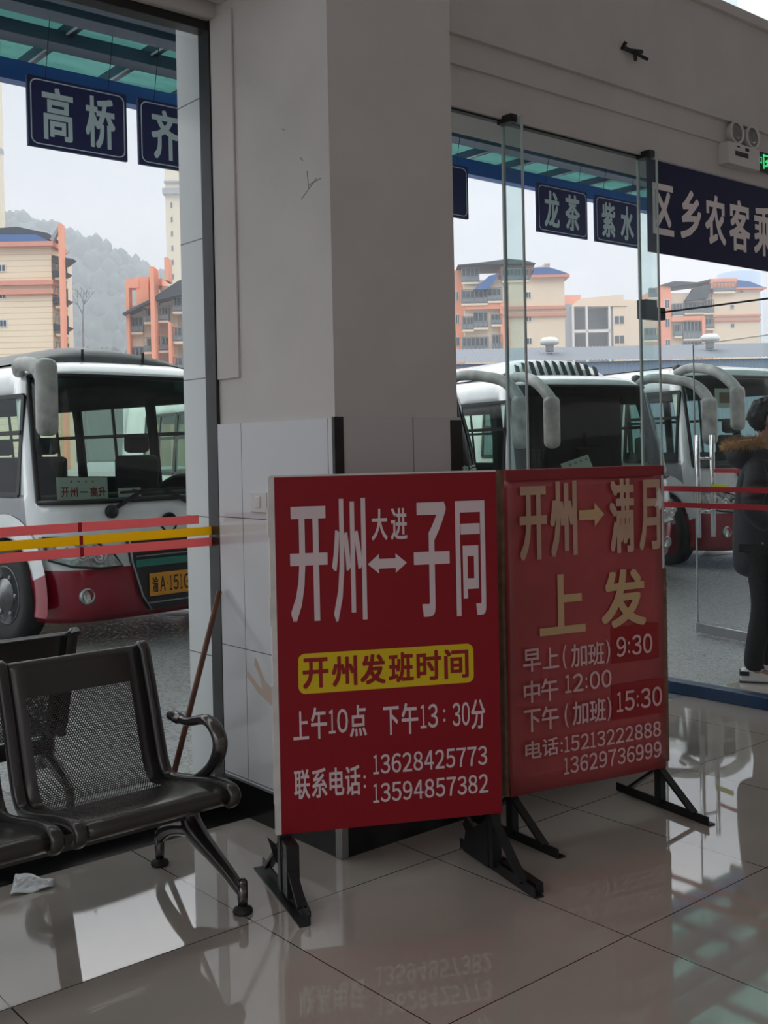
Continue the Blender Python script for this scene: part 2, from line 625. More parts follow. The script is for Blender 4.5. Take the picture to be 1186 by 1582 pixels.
# canopy glass: translucent green, dusty
M_cglass = bpy.data.materials.new('green_canopy_glass')
M_cglass.use_nodes = True
_n, _l = M_cglass.node_tree.nodes, M_cglass.node_tree.links
_n.clear()
_o = _n.new('ShaderNodeOutputMaterial')
_t = _n.new('ShaderNodeBsdfTransparent')
_t.inputs[0].default_value = (0.105, 0.27, 0.235, 1)
_tl = _n.new('ShaderNodeBsdfTranslucent')
_tl.inputs[0].default_value = (0.03, 0.09, 0.082, 1)
_x = _n.new('ShaderNodeTexNoise')
_x.inputs['Scale'].default_value = 1.6
_tc = _n.new('ShaderNodeTexCoord')
_mp = _n.new('ShaderNodeMapping')
_mp.inputs['Scale'].default_value = (0.5, 2.4, 1)
_l.new(_tc.outputs['Object'], _mp.inputs[0])
_l.new(_mp.outputs[0], _x.inputs['Vector'])
_r = _n.new('ShaderNodeMapRange')
_r.inputs['From Min'].default_value = 0.38
_r.inputs['From Max'].default_value = 0.62
_l.new(_x.outputs['Fac'], _r.inputs['Value'])
_m = _n.new('ShaderNodeMixShader')
_l.new(_r.outputs[0], _m.inputs[0])
_l.new(_t.outputs[0], _m.inputs[1])
_l.new(_tl.outputs[0], _m.inputs[2])
_l.new(_m.outputs[0], _o.inputs[0])

# perforated steel for the seats: staggered round holes in the metal
def perforated(name, base):
    m = mat(name, (0.07, 0.065, 0.062), 0.26, metal=0.55)
    n, l = m.node_tree.nodes, m.node_tree.links
    b = pbsdf(m)
    uv = n.new('ShaderNodeUVMap')
    s = n.new('ShaderNodeSeparateXYZ')
    l.new(uv.outputs[0], s.inputs[0])
    A, B, R = 0.0092, 0.0092*1.732, 0.0032
    tot = None
    for sh in (0.0, 0.5):
        fx = node_math(n, l, 'ADD', node_math(n, l, 'DIVIDE', s.outputs[0], A), sh)
        fy = node_math(n, l, 'ADD', node_math(n, l, 'DIVIDE', s.outputs[1], B), sh)
        fx = node_math(n, l, 'MULTIPLY', node_math(n, l, 'SUBTRACT', node_math(n, l, 'FRACT', fx), 0.5), A)
        fy = node_math(n, l, 'MULTIPLY', node_math(n, l, 'SUBTRACT', node_math(n, l, 'FRACT', fy), 0.5), B)
        d = node_math(n, l, 'ADD', node_math(n, l, 'MULTIPLY', fx, fx), node_math(n, l, 'MULTIPLY', fy, fy))
        v = node_math(n, l, 'LESS_THAN', d, R*R)
        tot = v if tot is None else node_math(n, l, 'MAXIMUM', tot, v)
    for sock, lo, hi in ((s.outputs[0], 0.07, 0.465), (s.outputs[1], 0.40, 0.885)):
        tot = node_math(n, l, 'MULTIPLY', tot, node_math(n, l, 'GREATER_THAN', sock, lo))
        tot = node_math(n, l, 'MULTIPLY', tot, node_math(n, l, 'LESS_THAN', sock, hi))
    tr = n.new('ShaderNodeBsdfTransparent')
    mx = n.new('ShaderNodeMixShader')
    o = n['Material Output']
    l.new(tot, mx.inputs[0])
    l.new(b.outputs[0], mx.inputs[1])
    l.new(tr.outputs[0], mx.inputs[2])
    l.new(mx.outputs[0], o.inputs[0])
    return m
M_perf = perforated('perforated_steel', None)

# ------------------------------------------------------------------ the hall
RX0, RX1, RY0, RZ1 = -6.0, 15.0, -8.0, 7.2
b = MB().box(RX0, RX1, RY0, 3.82, -0.2, 0)
solo('floor', b, M_floor, struct=True)
b = MB().box(RX0, 2.462, 3.82, 4.12, -0.2, 0.001)
solo('trim_1', b, M_black_stone, struct=True)
b = MB().box(-70, 2.46, 4.12, 90, -0.3, -0.002).box(2.46, 170, 3.82, 90, -0.3, -0.002)
solo('ground', b, M_ground, struct=True)
b = MB().box(RX0, RX1, RY0, 4.3, RZ1, RZ1+0.2)
solo('ceiling', b, M_paint2, struct=True)
# left wall: piers and a sill under wide openings; rear and right walls the same way
b = MB()
b.box(RX0-0.3, RX0, RY0, 4.3, 0, 0.3).box(RX0-0.3, RX0, RY0, 4.3, 6.4, RZ1)
for y in (RY0, -2.4, 3.7):
    b.box(RX0-0.3, RX0, y, y+0.6, 0.3, 6.4)
solo('wall_left', b, M_paint, struct=True)
b = MB()
b.box(RX0, RX1, RY0-0.3, RY0, 0, 3.7).box(RX0, RX1, RY0-0.3, RY0, 4.7, RZ1)
for x in (RX0, -1.0, 4.0, 9.0, 14.0):
    b.box(x, x+1.0, RY0-0.3, RY0, 3.7, 4.7)
solo('wall_rear', b, M_paint, struct=True)
b = MB()
b.box(RX1, RX1+0.3, RY0, 4.3, 0, 3.7).box(RX1, RX1+0.3, RY0, 4.3, 4.7, RZ1)
for y in (RY0, -4.0, 0.0, 3.5):
    b.box(RX1, RX1+0.3, y, y+0.8, 3.7, 4.7)
solo('wall_right', b, M_paint, struct=True)
# front wall: beam over the glazing with two stepped mouldings, low soffit beam left of the pillar
b = MB()
b.box(3.09, RX1, 3.965, 4.30, 3.262, 3.47)
b.box(3.09, RX1, 3.945, 4.30, 3.47, 3.482)
b.box(3.09, RX1, 3.955, 4.30, 3.482, 3.615)
b.box(3.09, RX1, 3.925, 4.30, 3.615, 3.632)
b.box(3.09, RX1, 3.935, 4.30, 3.632, 4.30)
b.box(3.09, RX1, 3.90, 4.32, 4.30, 4.365)
b.box(RX0, 2.48, 3.99, 4.16, 3.385, 4.0)
b.box(RX0, 2.48, 3.30, 3.95, 3.43, 4.4)
b.box(RX0, 2.48, 3.95, 4.16, 3.9, RZ1)
solo('wall_front', b, M_paint, struct=True)
# pillar between the two glazed openings
PIL = structure('pillar', (2.79, 3.6, 0))
b = MB().box(2.472, 3.108, 3.217, 4.12, 0, RZ1)
part('shaft', b, M_paint, PIL, True)
b = MB().box(2.462, 2.472, 3.86, 4.03, 1.84, 3.385, bev=0.003)
part('plaster_strip', b, M_paint, PIL, True)
b = MB().box(2.458, 2.472, 3.207, 4.03, 0.10, 1.648)
part('tile_cladding', b, M_tile_side, PIL, True)
b = MB().box(2.50, 3.112, 3.205, 3.217, 0.14, 1.652)
part('tile_cladding', b, M_tile_front, PIL, True)
b = MB().box(2.456, 2.50, 3.201, 3.2165, 0.14, 1.652).box(3.055, 3.118, 3.201, 3.216, 0.14, 1.64)
part('corner_trim', b, M_darkframe, PIL, True)
b = MB().box(2.44, 3.125, 3.19, 4.03, 0, 0.14)
part('base', b, M_black_stone, PIL, True)
b = MB().box(2.436, 2.472, 3.186, 3.222, 0, 0.142, bev=0.004)
part('corner_guard', b, M_steel, PIL, True)
b = MB().box(2.50, 3.10, 4.12, 4.385, 0, 3.6)
part('outside_cladding', b, M_tile_out, PIL, True)

for a_, b_ in (((3.40, 2.50), (3.30, 2.56)), ((3.36, 2.60), (3.35, 2.53)), ((3.35, 2.545), (3.27, 2.555)), ((3.52, 2.80), (3.50, 2.79)), ((3.40, 2.66), (3.385, 2.645))):
    b = MB().bar((2.4715, a_[0], a_[1]), (2.4715, b_[0], b_[1]), 0.0012, 0.004, upv=(0, 0, 1))
    part('scratch', b, M_greywall, PIL, True)

# left window: dark frame, pane, coloured tapes
W1 = structure('window_1', (0.5, 4.1, 0))
b = MB().box(RX0, 2.505, 4.03, 4.14, 0.0, 0.105, bev=0.004)
part('kerb', b, M_black_stone, W1, True)
b = MB().box(2.456, 2.505, 4.03, 4.12, 0.0, 3.385, bev=0.004)
b.box(RX0, 2.505, 4.04, 4.12, 3.345, 3.385, bev=0.004)
b.box(-0.6, -0.55, 4.03, 4.12, 0.05, 3.315).box(-3.4, -3.35, 4.03, 4.12, 0.05, 3.315)
part('frame', b, M_darkframe, W1, True)
b = MB().tube([(2.506, 4.085, 0.05), (2.506, 4.085, 3.31)], 0.011)
part('chrome_bead', b, M_chrome, W1, True)
b = MB().box(RX0, 2.46, 4.098, 4.104, 0.05, 3.32)
part('pane', b, M_glass, W1, True)
for z0, z1, x1, mm in ((1.221, 1.258, 2.394, M_tapered), (1.168, 1.205, 2.50, M_tapeyellow), (1.121, 1.158, 2.495, M_tapered)):
    b = MB().box(RX0, x1, 4.0955, 4.0975, z0, z1)
    part('tape', b, mm, W1, True, 'yellow tape strip' if mm is M_tapeyellow else 'pink red tape strip')
b = MB()
for z0, z1, dx in ((1.2205, 1.2585, 0.0), (1.1675, 1.2055, 0.012), (1.1205, 1.1585, 0.018)):
    b.box(1.843+dx*0.3, 1.858+dx*0.3, 4.0945, 4.0955, z0, z1)
part('tape_overlap', b, M_tapered2, W1, True)
b = MB()
for k in range(12):
    x = 2.44-0.16*k
    b.box(x-0.155, x, 4.14, 4.40, 3.60, 3.62)
b.box(RX0, 0.5, 4.14, 4.40, 3.60, 3.62)
part('reveal_tiles', b, M_greywall, W1, True)

# right glazing: panes, two glass fins, clamp
W2 = structure('window_2', (4.3, 4.0, 0))
for x0, x1 in ((3.11, 4.245), (4.25, 5.42), (5.425, 5.535)):
    b = MB().box(x0, x1, 3.997, 4.007, 0.02, 3.265)
    part('pane', b, M_glass, W2, True)
for x in (4.247, 5.422):
    b = MB().box(x-0.006, x+0.006, 3.87, 3.995, 0.02, 3.262)
    fin = part('fin', b, M_glassfin, W2, True, 'vertical greenish glass fin')
    b = MB().box(x-0.007, x+0.007, 3.864, 3.871, 0.02, 3.262).box(x-0.009, x+0.009, 3.9965, 4.009, 0.02, 3.262)
    part('fin_edge', b, M_edge, fin, True)
b = MB().box(4.20, 4.25, 3.90, 4.0, 3.235, 3.275).box(5.40, 5.45, 3.90, 4.0, 3.24, 3.28).box(3.11, 5.5, 3.985, 4.02, 3.252, 3.268)
part('top_clip', b, M_darkframe, W2, True)
for z0, z1, mm in ((1.231, 1.262, M_tapered), (1.178, 1.209, M_tapeyellow), (1.131, 1.162, M_tapered)):
    b = MB().box(3.11, 5.42, 3.9945, 3.9965, z0, z1)
    part('tape', b, mm, W2, True, 'yellow tape strip' if mm is M_tapeyellow else 'pink red tape strip')

# glass screen standing square to the wall, on a blue sill, with dark red tapes
W3 = structure('window_3', (5.6, 3.0, 0))
b = MB().box(5.605, 5.615, 1.2, 4.0, 0.075, 2.33)
part('pane', b, M_glass, W3, True)
b = MB().box(5.565, 5.655, 1.2, 4.06, 0.0, 0.075, bev=0.005)
part('sill', b, M_sillblue, W3, True)
for z0, z1 in ((1.232, 1.264), (1.134, 1.165)):
    b = MB().box(5.6025, 5.6045, 1.2, 3.99, z0, z1)
    part('tape', b, M_tapered2, W3, True)
b = MB().tube([(5.61, 4.0, 2.332), (5.61, 1.2, 2.332)], 0.006, 6)
part('top_edge', b, M_darkframe, W3, True)
b = MB().box(5.43, 5.545, 3.968, 4.035, 2.285, 2.40, bev=0.004).box(5.545, 5.64, 3.975, 4.03, 2.285, 2.36, bev=0.004)
part('clamp', b, M_darkframe, W3, True)

# clerestory
W4 = structure('window_4', (8, 4.1, 4.365))
b = MB().box(3.11, RX1, 4.05, 4.06, 4.365, RZ1)
part('pane', b, M_glass, W4, True)
for x in (4.2, 6.42, 8.6, 10.8):
    b = MB().box(x-0.006, x+0.006, 3.93, 4.05, 4.365, RZ1)
    part('fin', b, M_glassfin, W4, True)

# door leaf standing open outwards
D1 = structure('door_1', (7.2, 4.0, 0))
hin, tip = Vector((7.20, 4.06, 0)), Vector((7.43, 4.985, 0))
dd = (tip-hin).normalized()
nn = Vector((dd.y, -dd.x, 0))
ML = Matrix(((dd.x, -nn.x, 0, hin.x), (dd.y, -nn.y, 0, hin.y), (0, 0, 1, 0), (0, 0, 0, 1)))
LL = (tip-hin).length
b = MB().box(0, LL, -0.006, 0.006, 0.04, 2.30, M=ML)
part('pane', b, M_glass, D1, True)
b = MB().box(LL-0.003, LL+0.001, -0.007, 0.007, 0.04, 2.30, M=ML).box(0, LL, -0.004, 0.004, 2.298, 2.304, M=ML)
part('glass_edge', b, M_edge, D1, True)
b = MB().box(0, LL, -0.022, 0.022, 0.02, 0.095, M=ML, bev=0.004)
part('bottom_rail', b, M_steel, D1, True)
for s in (-1, 1):
    b = MB()
    b.tube([ML @ Vector((LL-0.11, s*0.075, 0.78)), ML @ Vector((LL-0.11, s*0.075, 1.585))], 0.019, 16)
    for z in (0.98, 1.40):
        b.tube([ML @ Vector((LL-0.11, 0, z)), ML @ Vector((LL-0.11, s*0.075, z))], 0.011, 10)
    part('handle', b, M_chrome, D1, True, 'long tubular chrome pull handle')
b = MB().box(0, LL-0.2, -0.0085, -0.0065, 1.29, 1.32, M=ML)
part('tape', b, M_tapered2, D1, True)
b = MB().box(LL-0.35, LL-0.16, -0.0085, -0.0065, 1.16, 1.20, M=ML)
part('tape', b, mat('tape_lime', lin(200, 205, 30), 0.5), D1, True)
b = MB().box(RX1-8.2, RX1, 3.997, 4.007, 0.02, 3.265)
part('pane', b, M_glass, structure('window_5', (10, 4, 0)), True)

# ------------------------------------------------------------------ notice boards
def make_board(name, label, A, B, z0, z1, face, side, feet_dir, feet, wall=None):
    A, B = Vector(A), Vector(B)
    U = (B-A).normalized()
    N = Vector((U.y, -U.x, 0))          # towards the viewer
    t = thing(name, label, 'sign', ((A.x+B.x)/2, (A.y+B.y)/2, 0), math.atan2(U.y, U.x), 'red notice boards on stands')
    W = (B-A).length
    M = Matrix(((U.x, -N.x, 0, A.x), (U.y, -N.y, 0, A.y), (0, 0, 1, 0), (0, 0, 0, 1)))
    return t, W, M, U, N

def foot(t, M, x, half, h_top, mirror=1, plates=True):
    """triangular welded steel foot across the board at local x"""
    b = MB()
    q = 0.036
    b.bar(M @ Vector((x, -half, 0.019)), M @ Vector((x, half, 0.019)), 0.006, q)
    b.bar(M @ Vector((x+0.017*mirror, -half, 0.003)), M @ Vector((x+0.017*mirror, half, 0.003)), q, 0.006)
    b.bar(M @ Vector((x, 0, 0.02)), M @ Vector((x, 0, h_top)), q, 0.03, upv=tuple(M.to_3x3() @ Vector((0, 1, 0))))
    b.bar(M @ Vector((x, -half*0.72, 0.03)), M @ Vector((x, -0.01, h_top-0.03)), q*0.9, 0.012)
    b.bar(M @ Vector((x, half*0.72, 0.03)), M @ Vector((x, 0.01, h_top-0.03)), q*0.9, 0.012)
    return part('foot', b, M_blacksteel, t, True)

# left board
A, B = (2.087, 3.079, 0), (2.802, 2.708, 0)
t, W, M, U, N = make_board('notice_board', 'bright red notice board with yellow panel and two phone numbers, standing before the pillar', A, B, 0.209, 1.437, None, None, None, None)
z0, z1 = 0.209, 1.438
b = MB().box(0.0, W, 0, 0.022, z0, z1, M=M)
pn = part('panel', b, M_red, t, True)
b = MB()
pts = []
random.seed(3)
for i in range(13):
    z = z0+(z1-z0)*i/12
    pts.append((-0.004-random.random()*0.006, z))
for i in range(12):
    b.box(pts[i][0]-0.006, 0.008, -0.0015, 0.024, pts[i][1], pts[i+1][1], M=M)
b.box(-0.008, W, -0.001, 0.023, z1, z1+0.006, M=M)
part('folded_edge', b, M_paper, t, True, 'creased white banner edge wrapped round the panel')
O = M @ Vector((0, 0, z0))
V = Vector((0, 0, 1))
big = [('开', 0.058, 0.188, 0.728, 1.126, .036), ('州', 0.204, 0.325, 0.720, 1.150, .024)]
big2 = [('子', 0.496, 0.627, 0.722, 1.129, .036), ('同', 0.650, 0.760, 0.718, 1.128, .036)]
via = [('大', 0.346, 0.403, 1.0, 1.110), ('进', 0.415, 0.474, 0.999, 1.110)]
l1 = [('上', 0.056, 0.110, 0.322, 0.420), ('午', 0.118, 0.174, 0.320, 0.430)]+digits('10', 0.180, 0.248, 0.335, 0.418)+[('点', 0.254, 0.314, 0.318, 0.428)]
l2 = [('下', 0.374, 0.430, 0.314, 0.414), ('午', 0.440, 0.500, 0.312, 0.422)]+digits('13', 0.508, 0.572, 0.328, 0.412)+[(':', 0.592, 0.600, 0.345, 0.390)]+digits('30', 0.626, 0.690, 0.326, 0.410)+[('分', 0.695, 0.748, 0.310, 0.416)]
l3 = [('联', 0.055, 0.110, 0.116, 0.218), ('系', 0.116, 0.170, 0.116, 0.218), ('电', 0.178, 0.230, 0.118, 0.216), ('话', 0.234, 0.288, 0.114, 0.218), (':', 0.299, 0.307, 0.135, 0.180)]
for its in (big, big2, via, l1, l2, l3, digits('13628425773', 0.334, 0.752, 0.180, 0.248), digits('13594857382', 0.332, 0.754, 0.080, 0.147)):
    part('lettering', text_mb([i if len(i) > 5 else (*i, 0.022) for i in its], O, U, V), M_letter, pn, True)
def arrow_poly(u0, u1, vc, hh, sh, head, both):
    if both:
        return [(u0, vc), (u0+head, vc+hh), (u0+head, vc+sh), (u1-head, vc+sh), (u1-head, vc+hh), (u1, vc), (u1-head, vc-hh), (u1-head, vc-sh), (u0+head, vc-sh), (u0+head, vc-hh)]
    return [(u0, vc+sh), (u1-head, vc+sh), (u1-head, vc+hh), (u1, vc), (u1-head, vc-hh), (u1-head, vc-sh), (u0, vc-sh)]
tb = MB().prism([(u, v+z0) for u, v in arrow_poly(0.330, 0.470, 0.917, 0.034, 0.017, 0.040, True)], -0.0016, 0, M=M)
part('arrow', tb, M_letter, pn, True)
def roundrect(u0, u1, v0, v1, r, n=5):
    o = []
    for cx_, cy_, a0 in ((u1-r, v1-r, 0), (u0+r, v1-r, PI/2), (u0+r, v0+r, PI), (u1-r, v0+r, 1.5*PI)):
        o += [(cx_+r*math.cos(a0+PI/2*k/n), cy_+r*math.sin(a0+PI/2*k/n)) for k in range(n+1)]
    return o
b = MB().prism([(u, v+z0) for u, v in roundrect(0.078, 0.708, 0.479, 0.618, 0.024)], -0.0014, 0, M=M)
yp = part('yellow_panel', b, M_yellow, pn, True)
its = [(c, 0.093+0.1012*k, 0.093+0.1012*k+0.090, 0.497, 0.602, 0.036) for k, c in enumerate('开州发班时间')]
part('lettering', text_mb(its, O, U, V, lift=0.0026), M_redpatch, yp, True)
b = MB()
for x in (0.025, W-0.03):
    b.box(x-0.018, x+0.018, 0.001, 0.03, 0.15, z1-0.02, M=M)
for z in (z0+0.03, 0.8, z1-0.04):
    b.box(0.0, W, 0.022, 0.045, z-0.015, z+0.015, M=M)
part('back_frame', b, M_blacksteel, t, True)
FU = Vector((0.28, 0.96, 0))
foot(t, M @ Matrix.Rotation(0.17, 4, 'Z'), 0.015, 0.27, z0, -1)
MF = M @ Matrix.Translation((W-0.03, 0, 0)) @ Matrix.Rotation(0.20, 4, 'Z')
foot(t, MF, 0.0, 0.265, z0, 1)
# extra flat plates and bars bundled on the feet
b = MB()
b.box(-0.02, 0.024, -0.02, 0.10, 0.02, z0-0.01, M=M @ Matrix.Translation((0.03, -0.07, 0)) @ Matrix.Rotation(0.1, 4, 'Z'))
b.bar(M @ Vector((0.06, -0.20, 0.012)), M @ Vector((0.05, 0.20, 0.012)), 0.03, 0.02)
b.prism([(0.0, 0.13), (-0.055, 0.185), (-0.03, 0.10), (0.0, 0.06)], 0.06, 0.065, M=M @ Matrix.Translation((0.02, 0, 0)))
part('brace_plate', b, M_blacksteel, t, True)
b = MB()
b.prism([(-0.19, 0.01), (0.0, 0.01), (0.0, z0), (-0.03, z0-0.04), (-0.11, 0.12), (-0.16, 0.15), (-0.19, 0.11), (-0.17, 0.09)], -0.004, 0.004,
        M=MF @ Matrix.Rotation(-PI/2, 4, 'Z') @ Matrix.Translation((-0.02, -0.015, 0)))
b.bar(MF @ Vector((0.035, -0.24, 0.02)), MF @ Vector((0.035, 0.18, 0.02)), 0.03, 0.036)
part('brace_plate', b, M_blacksteel, t, True)
# torn paper flaps on the left edge
b = MB()
Mf = M @ Matrix.Translation((-0.01, 0.012, z0))
b.prism([(0.0, 0.50), (-0.025, 0.53), (-0.05, 0.60), (-0.058, 0.615), (-0.062, 0.59), (-0.045, 0.55), (-0.035, 0.50), (-0.05, 0.52), (-0.085, 0.57), (-0.09, 0.555), (-0.05, 0.49), (0.0, 0.44)], 0, 0.002, M=Mf)
part('torn_flap', b, M_flap, t, True, 'torn strip of peeling backing paper')

# right board
A, B = (3.034, 2.888, 0), (3.783, 2.706, 0)
t, W, M, U, N = make_board('notice_board', 'faded red notice board with arrow and patched lettering, right of the bright red board', A, B, 0.173, 1.437, None, None, None, None)
z0, z1 = 0.173, 1.437
# sheet slightly wavy
def wave(u, v):
    return 0.006*math.sin(u*7+v*2.2)*math.exp(-((v-0.6)**2)*2)+0.004*math.sin(v*9)*(1-u)
rows = []
for j in range(17):
    v = j/16
    rows.append([M @ Vector((u/12*W, -0.006+wave(u/12, v), z0+v*(z1-z0))) for u in range(13)])
b = MB().grid(rows)
pn = part('panel', b, M_redfaded, t, True)
md = pn.modifiers.new('thick', 'SOLIDIFY')
md.thickness = 0.008
md.offset = 1
O = M @ Vector((0, -0.016, z0))
for u0_, u1_, v0_, v1_ in ((0.487, 0.735, 0.465, 0.612), (0.487, 0.755, 0.236, 0.378)):
    b = MB().box(u0_, u1_, -0.0125, -0.0115, z0+v0_, z0+v1_, M=M)
    part('patch', b, M_redpatch, pn, True, 'darker red stuck-on patch')
i1 = [('开', 0.056, 0.184, 0.910, 1.198, .04), ('州', 0.198, 0.328, 0.915, 1.214, .04)]
i1b = [('满', 0.490, 0.614, 0.912, 1.214, .04), ('月', 0.640, 0.750, 0.915, 1.206, .04)]
i2 = [('上', 0.140, 0.360, 0.610, 0.846, .035), ('发', 0.440, 0.667, 0.610, 0.846, .035)]
t1 = [('早', 0.060, 0.142, 0.476, 0.566), ('上', 0.150, 0.228, 0.480, 0.562), ('(', 0.246, 0.264, 0.470, 0.566), ('加', 0.286, 0.364, 0.472, 0.564), ('班', 0.370, 0.450, 0.470, 0.562), (')', 0.458, 0.480, 0.470, 0.566)]+digits('9:30', 0.512, 0.697, 0.490, 0.572)
t2 = [('中', 0.060, 0.136, 0.356, 0.442), ('午', 0.142, 0.222, 0.354, 0.444)]+digits('12:00', 0.254, 0.484, 0.374, 0.446)
t3 = [('下', 0.058, 0.136, 0.242, 0.330), ('午', 0.142, 0.222, 0.242, 0.334), ('(', 0.250, 0.268, 0.238, 0.334), ('加', 0.288, 0.366, 0.242, 0.334), ('班', 0.372, 0.452, 0.240, 0.334), (')', 0.460, 0.481, 0.238, 0.334)]+digits('15:30', 0.508, 0.743, 0.266, 0.348)
t4 = [('电', 0.062, 0.138, 0.138, 0.206), ('话', 0.142, 0.218, 0.138, 0.208), (':', 0.228, 0.238, 0.145, 0.185)]+digits('15213222888', 0.246, 0.734, 0.140, 0.203)
t5 = digits('13629736999', 0.242, 0.735, 0.053, 0.120)
for its, mm in ((i1, M_letter2), (i1b, M_letter2), (i2, M_letter_y), (t1, M_letter3), (t2, M_letter3), (t3, M_letter3), (t4, M_letter3), (t5, M_letter3)):
    part('lettering', text_mb([i if len(i) > 5 else (*i, 0.02) for i in its], O, U, V, lift=0.001), mm, pn, True)
tb = MB().prism([(u, v+z0) for u, v in arrow_poly(0.337, 0.462, 1.074, 0.048, 0.020, 0.048, False)], -0.0172, -0.0165, M=M)
part('arrow', tb, M_letter_y, pn, True)
b = MB().box(0.0, W+0.005, -0.0145, -0.0135, z0+1.222, z0+1.262, M=M)
part('border_strip', b, M_redborder, pn, True, 'darker red top border')
# torn white spot at the upper right
b = MB().prism([(0.735, z0+1.15), (0.75, z0+1.17), (0.757, z0+1.14), (0.766, z0+1.13), (0.756, z0+1.09), (0.748, z0+1.075), (0.74, z0+1.10), (0.722, z0+1.09), (0.735, z0+1.12)], -0.0185, -0.0175, M=M)
part('torn_spot', b, M_paper, pn, True)
b = MB()
b.box(-0.016, 0.03, 0.004, 0.034, z0-0.0, z1, M=M).box(W-0.03, W, 0.004, 0.034, z0, z1, M=M)
b.box(0, W, 0.004, 0.034, z1-0.03, z1, M=M).box(0, W, 0.004, 0.034, z0, z0+0.03, M=M)
b.box(W+0.002, W+0.030, 0.01, 0.03, z0+0.02, z0+0.83, M=M)
part('wooden_frame', b, M_wood, t, True)
b = MB().box(0.03, W-0.03, 0.012, 0.02, z0+0.02, z1-0.02, M=M)
part('backing', b, M_wood, t, True)
for x in (0.02, W-0.015):
    b = MB().bar(M @ Vector((x, 0.02, 0.02)), M @ Vector((x, 0.02, z0+0.5)), 0.03, 0.03)
    part('post', b, M_blacksteel, t, True)
foot(t, M @ Matrix.Translation((0.02, 0.02, 0)) @ Matrix.Rotation(0.12, 4, 'Z'), 0.0, 0.26, z0+0.02, 1)
foot(t, M @ Matrix.Translation((W-0.015, 0.02, 0)) @ Matrix.Rotation(0.05, 4, 'Z'), 0.0, 0.27, z0+0.02, 1)

cb = thing('cabinet', 'low black cabinet standing behind the two red notice boards', 'cabinet', (3.72, 3.62, 0))
b = MB().box(3.16, 4.82, 3.45, 3.78, 0.0, 0.76, bev=0.004)
bd_ = part('carcass', b, M_blacksteel, cb, True)
b = MB().box(3.14, 4.84, 3.43, 3.80, 0.76, 0.785, bev=0.004)
part('worktop', b, M_wood, cb, True)
for x0_, x1_ in ((3.18, 3.98), (4.00, 4.80)):
    dr = part('door', MB().box(x0_, x1_, 3.435, 3.451, 0.03, 0.74, bev=0.003), M_blacksteel, cb, True)
    xh = x1_-0.06 if x0_ < 3.5 else x0_+0.06
    part('handle', MB().tube([(xh, 3.425, 0.40), (xh, 3.425, 0.52)], 0.006, 8).tube([(xh, 3.437, 0.41), (xh, 3.425, 0.41)], 0.005, 6).tube([(xh, 3.437, 0.51), (xh, 3.425, 0.51)], 0.005, 6), M_steel, dr, True)
b = MB().ball((3.33, 3.60, 0.84), (0.11, 0.09, 0.055), sub=3)
random.seed(5)
for v in b.bm.verts:
    v.co += Vector((random.uniform(-.006, .006), random.uniform(-.006, .006), random.uniform(-.004, .004)))
solo('cloth_bundle', b, M_card, 'small white crumpled bundle lying on the black cabinet, in the gap between the boards', 'cloth')

